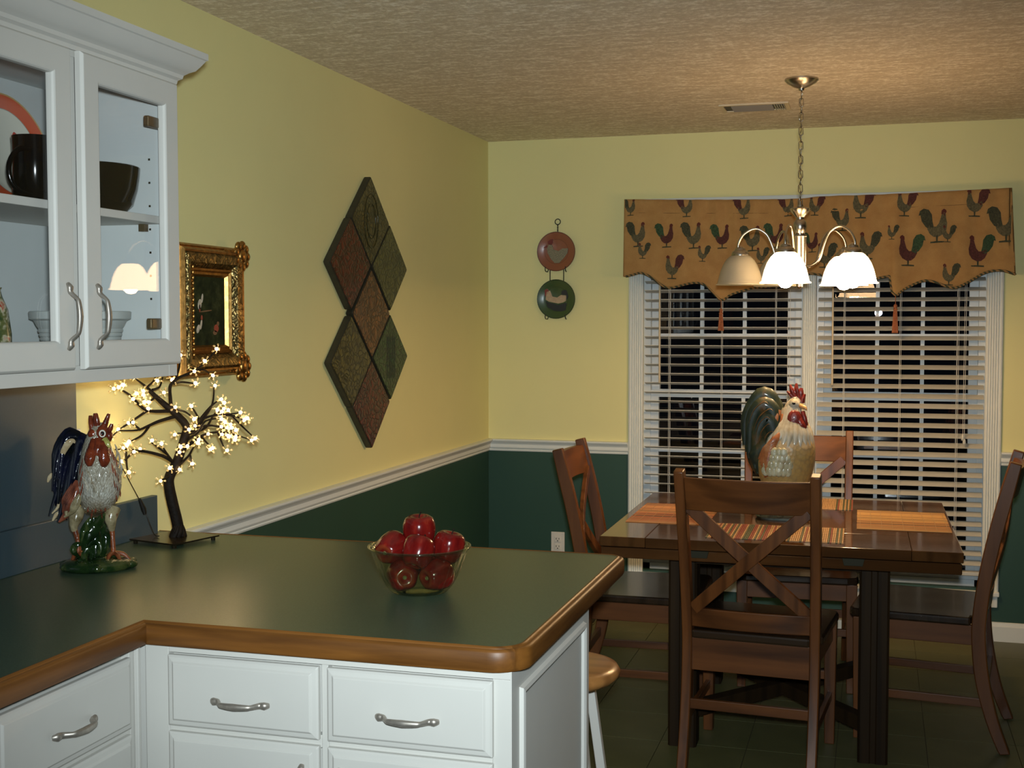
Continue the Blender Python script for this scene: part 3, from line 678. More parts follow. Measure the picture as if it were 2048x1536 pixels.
for k in range(17):
    z = z0 + 0.07 + k * 0.016
    g.ell((0.046, y0 + 0.070, z), (0.006, 0.005, 0.0068), 6, k=5)
    if k % 2: g.ell((0.046, y1 - 0.045, z), (0.006, 0.011, 0.009), 6, k=5)
for k in range(15):
    y = y0 + 0.075 + k * 0.0165
    g.ell((0.046, y, z1 - 0.045), (0.006, 0.009, 0.010 if k % 2 else 0.006), 6, k=5); g.ell((0.046, y, z0 + 0.045), (0.006, 0.009, 0.010 if k % 2 else 0.006), 6, k=5)
g.build('beading', M_gold, t, smooth=60, kind='stuff')
m, tt, out = nt('dark_oil_painting'); b = principled(tt, out, (0.02, 0.03, 0.01), 0.6, 0, 0.08, 0.0)
n = noise(tt, coords(tt), 22, 6, 0.65)
lk(tt, ramp(tt, n, [(0.35, (0.006, 0.010, 0.005)), (0.55, (0.020, 0.028, 0.010)), (0.7, (0.055, 0.060, 0.022))]), b.inputs['Base Color'])
pa = MB().box((0.002, y0 + 0.09, z0 + 0.09), (0.0245, y1 - 0.09, z1 - 0.09)).build('painting', m, t)
M_pw = mat('paint_white', (0.50, 0.45, 0.36), 0.3, var=0.2, vscale=90); M_pr = mat('paint_red', (0.30, 0.04, 0.02), 0.3, var=0.2, vscale=90); M_pb = mat('paint_brown', (0.16, 0.08, 0.035), 0.3)
M_psky = mat('paint_sky', (0.16, 0.20, 0.24), 0.3)
def blob(mb, y, z, a, b, m, ang=0.0, x=0.0250):
    pts = [(y + a * cos(q) * cos(ang) - b * sin(q) * sin(ang), z + a * cos(q) * sin(ang) + b * sin(q) * cos(ang)) for q in [2 * pi * k / 12 for k in range(12)]]
    mb.prism(pts, lambda p_, q: (x - 0.0006, p_, q), lambda p_, q: (x, p_, q), m)
def fowl(g): g.build('painted_fowl', [M_pw, M_pr, M_pb, M_psky], pa)
g = MB()
blob(g, -2.925, 1.560, 0.010, 0.016, 0, -0.3); blob(g, -2.910, 1.578, 0.005, 0.014, 0, -0.2); blob(g, -2.925, 1.548, 0.004, 0.012, 1); fowl(g); g = MB()
blob(g, -2.935, 1.487, 0.008, 0.014, 0, -0.5); blob(g, -2.918, 1.500, 0.005, 0.016, 0, -0.3); blob(g, -2.914, 1.520, 0.005, 0.008, 1); fowl(g); g = MB()
blob(g, -2.83, 1.488, 0.014, 0.012, 1); blob(g, -2.838, 1.475, 0.012, 0.007, 2); blob(g, -2.82, 1.502, 0.007, 0.007, 2); fowl(g); g = MB()
blob(g, -2.89, 1.540, 0.036, 0.002, 2, 0.08)
g.build('painted_fence', [M_pw, M_pr, M_pb, M_psky], pa)

# plate hanger with two plates on the back wall
t = thing('plate_hanger', 'twisted black wire plate hanger on the back wall near the corner', 'plate hanger', (0.370, 0, 1.8))
PX, PZ1, PZ2, PR = 0.370, 1.866, 1.623, 0.101
g = MB(); g.tube([(PX + 0.005 + 0.014 * cos(a), -0.006, 2.018 + 0.014 * sin(a)) for a in [2 * pi * k / 20 for k in range(20)]], 0.0024, 6, closed=True, upv=(0, 1, 0)); g.build('ring', M_iron, t, smooth=60)
g = MB()
for ph in (0, pi): g.tube([(PX + 0.005 + 0.0022 * cos(k * 0.9 + ph), -0.006 + 0.0022 * sin(k * 0.9 + ph), 2.004 - k * 0.004) for k in range(22)], 0.0018, 5)
g.build('twisted_wire', M_iron, t, smooth=60)
for z in (PZ1, PZ2):
    g = MB()
    for s in (-1, 1):
        g.tube([(PX + s * 0.036, -0.004, z - 0.02), (PX + s * 0.046, -0.004, z - 0.095), (PX + s * 0.052, -0.010, z - 0.102), (PX + s * 0.053, -0.034, z - 0.098), (PX + s * 0.053, -0.037, z - 0.078)], 0.0024, 6, sub=3, upv=(1, 0, 0))
    g.build('hook', M_iron, t, smooth=60)
g = MB()
for s in (-1, 1): g.tube([(PX + s * 0.036, -0.004, PZ1 + 0.06), (PX + s * 0.036, -0.004, PZ2 - 0.02)], 0.0026, 6)
g.tube([(PX - 0.036, -0.004, PZ1 + 0.06), (PX + 0.005, -0.006, 1.93), (PX + 0.036, -0.004, PZ1 + 0.06)], 0.0024, 6)
g.build('side_rail', M_iron, t, smooth=60)
def wallplate(z, col, rim, lab, motif):
    t = thing('decorative_plate', lab, 'plate', (PX, -0.010, z), 0, 'rooster plates on the wire hanger')
    mt = ringmat('plate_' + motif, [(0.0, col), (0.60, tuple(c * .7 for c in col)), (0.63, col), (0.95, rim)], PR, 0.22)
    d = MB().lathe([(q, w_) for q, w_ in plate_prof(PR, 0.5)], n=44).build('dish', mt, t, world=False, smooth=40); d.rotation_euler = (pi / 2, 0, 0)
    g = MB()
    def poly(pts, m, zz=0.0075):
        g.prism([(p_[0] * 0.128, p_[1] * 0.128) for p_ in pts], lambda a, b: (a, b, 0.0035), lambda a, b: (a, b, zz), m)
    if motif == 'hen':
        poly([(-.38, .12), (-.30, .30), (-.18, .30), (-.12, .08), (.1, .02), (.25, .12), (.48, .12), (.46, -.06), (.34, -.24), (.12, -.46), (-.06, -.46), (-.22, -.30), (-.36, -.05)], 0)
        poly([(-.32, .28), (-.36, .40), (-.24, .48), (-.14, .50), (-.14, .34), (-.20, .26)], 1); poly([(-.38, .16), (-.56, .14), (-.36, .26)], 1)
        ms = [mat('hen_speckle', (0.20, 0.17, 0.10), 0.4, var=0.7, vscale=260), mat('hen_red', (0.16, 0.02, 0.015), 0.3)]
    else:
        poly([(-.44, -.02), (-.40, .28), (-.26, .34), (-.16, .10), (.04, .06), (.20, .16), (.42, .14), (.40, -.08), (.28, -.14), (.08, -.18), (-.1, -.14), (-.3, -.1)], 0)
        poly([(-.44, -.08), (-.3, -.14), (-.1, -.18), (.08, -.24), (.3, -.18), (.42, -.14), (.40, -.44), (.2, -.50), (-.1, -.46), (-.36, -.32)], 1)
        poly([(-.46, .10), (-.48, .36), (-.38, .42), (-.30, .34), (-.36, .20)], 2); poly([(.20, .18), (.24, .34), (.42, .36), (.50, .10), (.44, -.02), (.40, .16)], 1)
        ms = [mat('rooster_cream', (0.42, 0.30, 0.18), 0.35, var=0.15, vscale=80), mat('rooster_black', (0.010, 0.012, 0.010), 0.3), mat('rooster_redp', (0.20, 0.03, 0.02), 0.3)]
    g.build('painted_fowl', ms, d, world=False)
wallplate(PZ1, (0.26, 0.085, 0.040), (0.14, 0.05, 0.03), 'terracotta plate painted with a grey speckled hen, upper on the hanger', 'hen')
wallplate(PZ2, (0.040, 0.075, 0.022), (0.02, 0.04, 0.015), 'green plate painted with a cream and black rooster, lower on the hanger', 'cock')

# ================================================================== BLINDS
def blind(x0, x1, ang, lab, zb, wandx, cordx, pulls):
    t = thing('window_blind', lab, 'blind', ((x0 + x1) / 2, 0.015, 2.02), 0, 'cream slatted blinds')
    MB().box((x0, -0.008, 2.0), (x1, 0.040, 2.045)).build('headrail', M_slat, t, bevel=0.002)
    pitch = 0.0463; n = int((1.983 - zb) / pitch)
    W2, T2 = 0.0245, 0.0014
    sl = None; zz = 1.983
    random.seed(int(x0 * 100))
    for k in range(n):
        z = zz - k * pitch
        if sl is None:
            m = MB(); ww = x1 - x0
            pr = [(-W2, -T2), (W2, -T2), (W2, T2), (0, T2 * 1.9), (-W2, T2)]
            m.prism(pr, lambda a, b: (-ww / 2, a, b), lambda a, b: (ww / 2, a, b))
            sl = m.build('slat', M_slat, t, world=False); c = sl
        else:
            c = sl.copy(); COL.objects.link(c); c.parent = t
        c.location = (random.uniform(-.0015, .0015), 0, z - 2.02); c.rotation_euler = (radians(ang + random.uniform(-1.2, 1.2)), random.uniform(-.0012, .0012), 0)
    zl = zz - n * pitch
    MB().box((x0, -0.010, zl - 0.012), (x1, 0.040, zl + 0.006)).build('bottom_rail', M_slat, t, bevel=0.003)
    for f in (0.16, 0.5, 0.84):
        x = x0 + (x1 - x0) * f
        g = MB()
        for y in (-0.0125, 0.0425): g.tube([(x, y, 2.0), (x, y, zl)], 0.0010, 5)
        g.tube([(x + 0.006, -0.0130, 2.0), (x + 0.006, -0.0130, zl)], 0.0009, 5)
        g.build('ladder_cord', M_cordm, t)
    MB().tube([(wandx, -0.022, 2.0), (wandx + 0.002, -0.026, 1.20)], [0.0042, 0.005], 8).build('wand', M_wand, t, smooth=60)
    for i, (cx_, cz_) in enumerate(cordx):
        MB().tube([(cx_, -0.020, 2.0), (cx_, -0.022, cz_)], 0.0011, 5).build('pull_cord', M_cordm, t)
        if pulls: MB().lathe([(0, 0), (0.006, 0.002), (0.008, 0.010), (0.006, 0.024), (0.002, 0.032), (0, 0.033)], (cx_, -0.022, cz_ - 0.03), 12).build('cord_knob', M_slat, t, smooth=60)
    return t
blind(0.828, 1.597, -14, 'cream blind with nearly level slats over the left window', 0.28, 0.905, [(1.535, 0.62), (1.545, 0.60)], False)
blind(1.676, 2.437, 21, 'cream blind with steeply tilted slats over the right window', 0.275, 1.745, [(2.345, 0.975), (2.352, 0.955)], True)

# ================================================================== VALANCE
def interp(tab, x):
    if x <= tab[0][0]: return tab[0][1]
    for (a, b), (c, d) in zip(tab, tab[1:]):
        if x <= c: return b + (d - b) * (x - a) / (c - a)
    return tab[-1][1]
PRINTS= [(0.768, 2.071, 0.075, 1, 1), (1.045, 2.066, 0.09, 1, 2), (1.322, 2.053, 0.095, 1, 2), (0.806, 1.935, 0.11, 1, 0), (0.947, 1.927, 0.105, 1, 3), (1.08, 1.924, 0.115, 1, 0), (1.218, 1.917, 0.105, 1, 3), (0.841, 1.855, 0.07, -1, 1), (1.136, 1.836, 0.07, -1, 1), (0.99, 1.772, 0.105, -1, 2), (1.364, 1.904, 0.11, 1, 0), (1.475, 1.916, 0.105, 1, 3), (1.417, 1.822, 0.07, -1, 1), (1.53, 2.055, 0.085, 1, 2), (1.666, 2.054, 0.085, -1, 2), (1.782, 1.985, 0.095, 1, 1), (1.645, 1.88, 0.085, 1, 3), (1.715, 1.817, 0.105, -1, 0), (1.91, 1.861, 0.115, -1, 0), (1.878, 2.053, 0.115, -1, 2), (2.073, 2.052, 0.105, -1, 2), (2.381, 2.048, 0.115, -1, 2), (2.202, 1.945, 0.14, 1, 0), (2.262, 1.909, 0.07, -1, 1), (2.5, 1.945, 0.145, 1, 0), (2.094, 1.834, 0.13, -1, 3), (2.399, 1.827, 0.13, -1, 3), (2.271, 1.721, 0.09, -1, 0), (2.015, 1.921, 0.06, -1, 1)]
BOT= [(0.754, 1.731), (0.794, 1.74), (0.829, 1.748), (0.874, 1.73), (0.924, 1.692), (0.968, 1.673), (1.027, 1.684), (1.086, 1.696), (1.135, 1.691), (1.169, 1.663), (1.222, 1.613), (1.266, 1.636), (1.308, 1.651), (1.384, 1.67), (1.479, 1.68), (1.561, 1.715), (1.635, 1.734), (1.712, 1.723), (1.804, 1.689), (1.872, 1.688), (1.928, 1.705), (2.004, 1.72), (2.016, 1.645), (2.037, 1.629), (2.072, 1.659), (2.151, 1.695), (2.204, 1.69), (2.283, 1.662), (2.344, 1.684), (2.42, 1.729), (2.489, 1.74), (2.551, 1.721)]
TOP= [(0.742, 2.113), (0.996, 2.104), (1.286, 2.096), (1.569, 2.092), (1.707, 2.1), (1.968, 2.101), (2.243, 2.107), (2.531, 2.114)]

def _sm(pts): return [(q.x, q.y) for q in catmull([(a, b, 0) for a, b in pts], 4)]
BOT = _sm([q for q in BOT if q[0] < 2.01]) + _sm([q for q in BOT if q[0] > 2.01])
TOP = _sm(TOP)
def vy(x, z):
    zt = interp(TOP, x); f = max(0.0, min(1.0, (zt - z) / 0.40))
    g = 0.5 + 0.5 * math.exp(-((x - 1.80) / 0.30) ** 2) * 1.6 + 0.25 * math.exp(-((x - 1.25) / 0.2) ** 2)
    y = -0.105 + 0.0065 * g * sin(x * 62 + 2 * sin(x * 5)) * (1 - 0.6 * f) + 0.013 * g * sin(x * 21 + 1.0) * f - 0.018 * f
    y += 0.012 * (1 / (1 + math.exp(-(x - 2.012) * 160)) - 0.5) * f * -2 * math.exp(-abs(x - 2.012) * 6)
    dz = zt - z
    y += 0.003 * math.exp(-((dz - 0.068) / 0.006) ** 2)
    return y
mv, tt, out = nt('tan_rooster_fabric'); b = principled(tt, out, (0.40, 0.22, 0.075), 0.85, 0, 0.2)
n = noise(tt, coords(tt, (1, 1, 1)), 14, 4); n2 = noise(tt, coords(tt, (60, 60, 400)), 4, 2)
col = ramp(tt, n, [(0.35, (0.365, 0.190, 0.062)), (0.65, (0.44, 0.25, 0.085))]); lk(tt, mixc(tt, 0.25, col, ramp(tt, n2, [(0.3, (0.25, 0.12, 0.04)), (0.7, (0.5, 0.3, 0.12))])), b.inputs['Base Color']); bump(tt, n2, 0.3, 0.0008, b)
M_fabric = mv
t = thing('window_valance', 'tan rooster print fabric valance with scalloped hem over both windows', 'valance', (1.64, -0.05, 2.10))
xs = sorted(set([0.742 + (2.551 - 0.742) * i / 260 for i in range(261)] + [q[0] for q in BOT]))
xs = [x for i, x in enumerate(xs) if i in (0, len(xs) - 1) or x - xs[i - 1] > 0.0022 or abs(x - 2.004) < 1e-4 or abs(x - 2.016) < 1e-4]
NV = 26; vs_ = []; fs = []
for x in xs:
    zt = interp(TOP, min(x, 2.531)); zb = interp(BOT, max(x, 0.754))
    for j in range(NV + 1):
        z = zt + (zb - zt) * j / NV; xx = x
        if x > 2.53: xx = x - 0.02 * (1 - j / NV)
        vs_.append((xx, vy(x, z), z))
for i in range(len(xs) - 1):
    for j in range(NV): a = i * (NV + 1) + j; fs.append((a, a + 1, a + NV + 2, a + NV + 1))
vb = MB(); vb.add(vs_, fs)
for x_, y_ in ((0.742, 0), (2.551, 0)):   # returns to the wall
    zt = interp(TOP, x_); zb = interp(BOT, x_)
    vs2 = []; 
    for j in range(NV + 1):
        z = zt + (zb - zt) * j / NV; xx = x_ - (0.02 * (1 - j / NV) if x_ > 2 else 0)
        vs2 += [(xx, vy(x_, z), z), (xx + (0.004 if x_ > 2 else -0.004), -0.05, z), (xx, -0.002, z)]
    vb.add(vs2, [(j * 3 + k, j * 3 + k + 1, j * 3 + k + 4, j * 3 + k + 3) for j in range(NV) for k in (0, 1)])
cl = vb.build('cloth', M_fabric, t, smooth=0)
sm = cl.modifiers.new('thick', 'SOLIDIFY'); sm.thickness = 0.002; sm.offset = 1
mt_, tt, out = nt('twisted_cord_trim'); b = principled(tt, out, (0.1, 0.08, 0.03), 0.8)
wv = tt.nodes.new('ShaderNodeTexWave'); wv.inputs['Scale'].default_value = 26; wv.bands_direction = 'DIAGONAL'; lk(tt, coords(tt), wv.inputs['Vector'])
lk(tt, ramp(tt, wv.outputs['Fac'], [(0.4, (0.035, 0.04, 0.018)), (0.6, (0.30, 0.17, 0.06))]), b.inputs['Base Color']); bump(tt, wv.outputs['Fac'], 0.6, 0.002, b)
hem = [(x, vy(x, interp(BOT, x)) - 0.001, interp(BOT, x) - 0.001) for x in xs if x >= 0.754]
MB().tube(hem, 0.0055, 7, upv=(0, 1, 0)).build('cord_trim', mt_, t, smooth=60)
MB().tube([(x, vy(x, interp(TOP, x) - 0.066) - 0.002, interp(TOP, x) - 0.066) for x in [0.746 + 1.78 * i / 120 for i in range(121)]], 0.0011, 5, upv=(0, 1, 0)).build('pocket_seam', mat('seam_thread', (0.16, 0.08, 0.03), 0.9), t)
MB().tube([(0.748, -0.06, 2.075), (1.64, -0.06, 2.06), (2.526, -0.06, 2.075)], 0.008, 8).build('curtain_rod', M_white, t, smooth=60)
M_tas = mat('rust_tassel', (0.30, 0.095, 0.035), 0.8, var=0.3, vscale=120)
for x, z in ((1.222, 1.613), (2.032, 1.629)):
    g = MB(); y = vy(x, z) - 0.003; L = 0.085 if x < 1.5 else 0.11
    g.tube([(x, y, z), (x + 0.001, y, z - 0.045)], 0.0018, 5); g.ell((x, y, z - 0.052), (0.009, 0.009, 0.011), 8); g.ell((x, y, z - 0.066), (0.0105, 0.0105, 0.007), 8)
    for k in range(16):
        a = 2 * pi * k / 16; g.tube([(x + 0.006 * cos(a), y + 0.006 * sin(a), z - 0.066), (x + 0.012 * cos(a), y + 0.012 * sin(a), z - 0.066 - L)], [0.0022, 0.0028], 4)
    g.build('tassel', M_tas, t, smooth=60)
PM = [mat('print_dark_olive', (0.045, 0.045, 0.022), 0.9, var=0.5, vscale=150), mat('print_grey_olive', (0.10, 0.085, 0.042), 0.9, var=0.4, vscale=150), mat('print_maroon', (0.075, 0.020, 0.015), 0.9, var=0.4, vscale=150), mat('print_green', (0.030, 0.060, 0.024), 0.9, var=0.5, vscale=150), mat('print_red', (0.09, 0.016, 0.010), 0.9)]
body = [(-.20, .16), (-.08, .08), (.04, .08), (.12, .18), (.17, .34), (.20, .46), (.26, .54), (.33, .52), (.34, .36), (.38, .18), (.36, -.02), (.26, -.18), (.10, -.27), (-.04, -.26), (-.16, -.16), (-.24, 0)]
tail = [(-.16, -.02), (-.30, .08), (-.42, .26), (-.46, .46), (-.52, .44), (-.48, .60), (-.36, .68), (-.20, .64), (-.10, .48), (-.08, .26), (-.04, .08)]
comb = [(.19, .48), (.20, .60), (.27, .66), (.34, .62), (.36, .55), (.31, .50), (.30, .40), (.26, .48)]
legs = [(.03, -.22), (.04, -.40), (-.14, -.42), (-.14, -.47), (.28, -.45), (.30, -.41), (.09, -.40), (.10, -.22)]
def tri_poly(pts):
    bm = bmesh.new(); vv = [bm.verts.new((p_[0], p_[1], 0)) for p_ in pts]; f = bm.faces.new(vv)
    bmesh.ops.triangulate(bm, faces=[f]); bmesh.ops.subdivide_edges(bm, edges=bm.edges[:], cuts=1, use_grid_fill=False); bmesh.ops.triangulate(bm, faces=bm.faces[:])
    bm.verts.index_update(); r = ([tuple(q.co[:2]) for q in bm.verts], [[q.index for q in f_.verts] for f_ in bm.faces]); bm.free(); return r
POL = [(tri_poly(body), 'b'), (tri_poly(tail), 't'), (tri_poly(comb), 'c'), (tri_poly(legs), 'l')]
for (px_, pz_, hh, dr, kind) in PRINTS:
    g = MB()
    bi = {0: 1, 1: 1, 2: 1, 3: 2}[kind]; ti = {0: 0, 1: 0, 2: 2, 3: 3}[kind]
    for (vv, ff), k in POL:
        mi = {'b': bi, 't': ti, 'c': 4, 'l': 0}[k]
        out_ = []
        for a, b_ in vv:
            x = px_ + dr * a * hh; z = pz_ + (b_ - 0.08) * hh; x = min(max(x, 0.745), 2.53)
            zt = interp(TOP, x); zb = interp(BOT, x); z = min(max(z, zb + 0.004), zt - 0.001)
            out_.append((x, vy(x, z) - 0.0036, z))
        g.add(out_, ff, mi)
    g.build('rooster_print', PM, t)

# ================================================================== CHANDELIER
CX, CY_ = 1.660, -1.250
t = thing('chandelier', 'brushed nickel chandelier with five frosted bell shades over the dining table', 'chandelier', (CX, CY_, H))
MB().lathe([(0, 0), (0.064, 0.0), (0.064, -0.006), (0.055, -0.016), (0.030, -0.030), (0.012, -0.036), (0.010, -0.044), (0, -0.045)], (CX, CY_, H), 36).build('canopy', M_nickel, t, smooth=35)
g = MB(); z = H - 0.048; k = 0
while z > 1.965:
    R_ = 0.0082; hL = 0.0115
    pts = []
    for q in range(16):
        a = 2 * pi * q / 16; u = R_ * cos(a); v = R_ * sin(a) + (hL * 0.75 if sin(a) > 0 else -hL * 0.75)
        pts.append((CX + (u if k % 2 else 0) * 1.0 + (0 if k % 2 else 0), CY_ + (0 if k % 2 else u), z - 0.014 + v))
    g.tube(pts, 0.0017, 5, closed=True, upv=(0, 1, 0) if k % 2 else (1, 0, 0))
    z -= 0.0275; k += 1
g.tube([(CX + 0.005 * sin(q), CY_ + 0.005 * cos(q), H - 0.04 - q * 0.0102) for q in range(47)], 0.0012, 5)
g.build('chain', M_nickel, t, smooth=60)
MB().lathe([(0, 0.0), (0.004, 0), (0.005, -0.012), (0.012, -0.014), (0.013, -0.022), (0.034, -0.026), (0.040, -0.030), (0.036, -0.040), (0.024, -0.054), (0.017, -0.062), (0.016, -0.070), (0.024, -0.082), (0.0265, -0.098), (0.023, -0.116), (0.018, -0.126), (0.026, -0.130), (0.027, -0.136), (0.0245, -0.140), (0.0245, -0.262), (0.027, -0.264), (0.027, -0.270), (0.020, -0.276), (0.014, -0.290), (0.010, -0.300), (0.009, -0.312), (0.013, -0.318), (0.012, -0.330), (0.004, -0.338), (0, -0.339)], (CX, CY_, 1.972), 36).build('column', M_nickel, t, smooth=32)
al = radians(13.0); RR = 0.227
tocam = Vector((CAM[0] - CX, CAM[1] - CY_, 0)).normalized(); right = Vector((-tocam.y, tocam.x, 0))
shp = [(0.018, 0.0), (0.034, 0.0), (0.042, -0.005), (0.055, -0.018), (0.067, -0.038), (0.077, -0.064), (0.084, -0.092), (0.087, -0.107), (0.094, -0.112), (0.094, -0.1145), (0.0855, -0.1115), (0.0815, -0.092), (0.0745, -0.064), (0.0645, -0.039), (0.0525, -0.020), (0.040, -0.0075), (0.018, -0.003)]
shs = None
angs = [(-al - radians(72), False), (-al, True), (-al + radians(72), True), (-al + radians(144), True), (-al - radians(144), False)]
M_bulboff = mat('unlit_bulb', (0.75, 0.72, 0.62), 0.2, coat=0.3)
for th, lit in angs:
    d = tocam * cos(th) + right * sin(th); c = Vector((CX, CY_, 0)) + d * RR
    q = lambda r, z_: tuple(Vector((CX, CY_, z_)) + d * r)
    MB().tube([q(0.022, 1.722), q(0.050, 1.722), q(0.085, 1.745), q(0.105, 1.80), q(0.128, 1.846), q(0.170, 1.868), q(0.212, 1.848), q(0.233, 1.815), q(0.235, 1.785)], 0.0048, 8, sub=5, upv=tuple(Vector((0, 0, 1)).cross(d))).build('arm', M_nickel, t, smooth=60)
    MB().lathe([(0, 0.034), (0.006, 0.034), (0.010, 0.028), (0.020, 0.024), (0.022, 0.016), (0.030, 0.012), (0.034, 0.004), (0.0345, -0.004), (0.034, -0.012), (0.030, -0.014), (0, -0.014)], (c.x, c.y, 1.768), 28).build('socket_cup', M_nickel, t, smooth=40)
    sh = MB().lathe(shp, (c.x, c.y, 1.764), 40)
    sh.f = [f for f in sh.f if len(f) == 4]; sh.m = sh.m[:len(sh.f)]
    n_ = 40; L = len(shp)
    for k in range(n_): sh.f.append([(L - 1) * n_ + k, (L - 1) * n_ + (k + 1) % n_, (k + 1) % n_, k]); sh.m.append(0)
    for i_ in range(len(sh.m)): sh.m[i_] = 1 if (i_ // n_) >= 9 and i_ < (L - 1) * n_ else 0
    so = sh.build('shade', [M_lit_out, M_lit_in] if lit else [M_shade, M_shade], t, smooth=50, label='lit white glass shade' if lit else 'unlit cream glass shade')
    MB().lathe([(0, 0.045), (0.012, 0.045), (0.013, 0.030), (0.020, 0.014), (0.027, 0.0), (0.029, -0.014), (0.026, -0.030), (0.016, -0.041), (0, -0.045)], (c.x, c.y, 1.676 if lit else 1.698), 16).build('bulb', M_bulb if lit else M_bulboff, so, smooth=60)

# ================================================================== DINING TABLE
TX0, TX1, TY0, TY1, TZ = 1.028, 2.224, -1.995, -0.840, 0.762
tcx, tcy = (TX0 + TX1) / 2, (TY0 + TY1) / 2
TROT = radians(0.6)
t = thing('dining_table', 'square dark wood dining table with thick block legs', 'table', (tcx, tcy, 0), TROT)
hw, hd = (TX1 - TX0) / 2, (TY1 - TY0) / 2
for a, b in ((-hd, -hd / 3), (-hd / 3 + 0.0012, hd / 3 - 0.0012), (hd / 3, hd)):
    pass
lf = 0.16
MB().box((-hw, -hd, TZ - 0.034), (-hw + lf, hd, TZ)).build('tabletop_end', M_table['y'], t, world=False, bevel=0.003)
MB().box((hw - lf, -hd, TZ - 0.034), (hw, hd, TZ)).build('tabletop_end', M_table['y'], t, world=False, bevel=0.003)
for k in range(4):
    y0 = -hd + k * hd / 2
    MB().box((-hw + lf + 0.0012, y0 + 0.0004, TZ - 0.034), (hw - lf - 0.0012, y0 + hd / 2 - 0.0004, TZ)).build('tabletop_board', M_table['x'], t, world=False, bevel=0.0012)
MB().box((-hw + 0.004, -hd + 0.004, TZ - 0.074), (hw - 0.004, hd - 0.004, TZ - 0.037)).build('leaf_layer', M_table['x'], t, world=False, bevel=0.004)
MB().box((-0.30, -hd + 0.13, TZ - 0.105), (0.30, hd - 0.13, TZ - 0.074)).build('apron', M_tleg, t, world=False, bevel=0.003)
for x in (-0.255, 0.255):
    for s in (-1, 1):
        MB().prism([(x - 0.036, TZ - 0.036), (x + 0.036, TZ - 0.036), (x + 0.030, TZ - 0.060), (x - 0.030, TZ - 0.060)], lambda a, b: (a, s * (hd + 0.001), b), lambda a, b: (a, s * (hd - 0.01), b)).build('leaf_bracket', M_brass, t, world=False, bevel=0.001)
lx, ly, lw = 0.325, 0.40, 0.050
for sx in (-1, 1):
    for sy in (-1, 1):
        x, y = sx * lx, sy * ly
        m = MB(); c_ = 0.008
        pr = [(-lw, -lw + c_), (-lw + c_, -lw), (-0.012, -lw), (-0.008, -lw + 0.004), (0.008, -lw + 0.004), (0.012, -lw), (lw - c_, -lw), (lw, -lw + c_), (lw, lw - c_), (lw - c_, lw), (-lw + c_, lw), (-lw, lw - c_)]
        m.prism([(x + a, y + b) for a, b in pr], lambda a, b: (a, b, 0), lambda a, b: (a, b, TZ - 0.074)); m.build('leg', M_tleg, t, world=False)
for s in (-1, 1):
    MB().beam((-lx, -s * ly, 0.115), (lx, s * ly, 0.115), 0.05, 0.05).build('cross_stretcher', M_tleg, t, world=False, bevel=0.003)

# placemats: thin sticks across, bound by threads
def matstick(name, c1, c2, c3, axis):
    m, tt, out = nt(name); b = principled(tt, out, c1, 0.55)
    sc = (1, 0.02, 0.02) if axis == 'x' else (0.02, 1, 0.02)
    n = tt.nodes.new('ShaderNodeTexWhiteNoise'); n.noise_dimensions = '1D'
    s = tt.nodes.new('ShaderNodeSeparateXYZ'); lk(tt, coords(tt), s.inputs[0])
    q = tt.nodes.new('ShaderNodeMath'); q.operation = 'MULTIPLY_ADD'; q.inputs[1].default_value = 1 / 0.0066; q.inputs[2].default_value = 100.5; lk(tt, s.outputs['X' if axis == 'x' else 'Y'], q.inputs[0])
    fl = tt.nodes.new('ShaderNodeMath'); fl.operation = 'FLOOR'; lk(tt, q.outputs[0], fl.inputs[0]); lk(tt, fl.outputs[0], n.inputs['W'])
    r_ = tt.nodes.new('ShaderNodeValToRGB'); r_.color_ramp.interpolation = 'CONSTANT'; e = r_.color_ramp.elements
    for _ in range(2): e.new(0.5)
    for el, (p_, c_) in zip(e, [(0, c1), (0.42, c2), (0.68, c3), (0.86, c1)]): el.position = p_; el.color = c4(c_)
    lk(tt, n.outputs['Value'], r_.inputs[0]); lk(tt, r_.outputs[0], b.inputs['Base Color']); return m
MS = [matstick('orange_sticks', (0.50, 0.22, 0.075), (0.32, 0.06, 0.022), (0.09, 0.06, 0.025), 'y'), matstick('yellow_sticks', (0.46, 0.25, 0.070), (0.31, 0.11, 0.026), (0.12, 0.06, 0.018), 'y'),
      matstick('striped_sticks', (0.48, 0.28, 0.12), (0.26, 0.045, 0.020), (0.065, 0.08, 0.03), 'x')]
M_thread = mat('mat_thread', (0.30, 0.19, 0.09), 0.8)
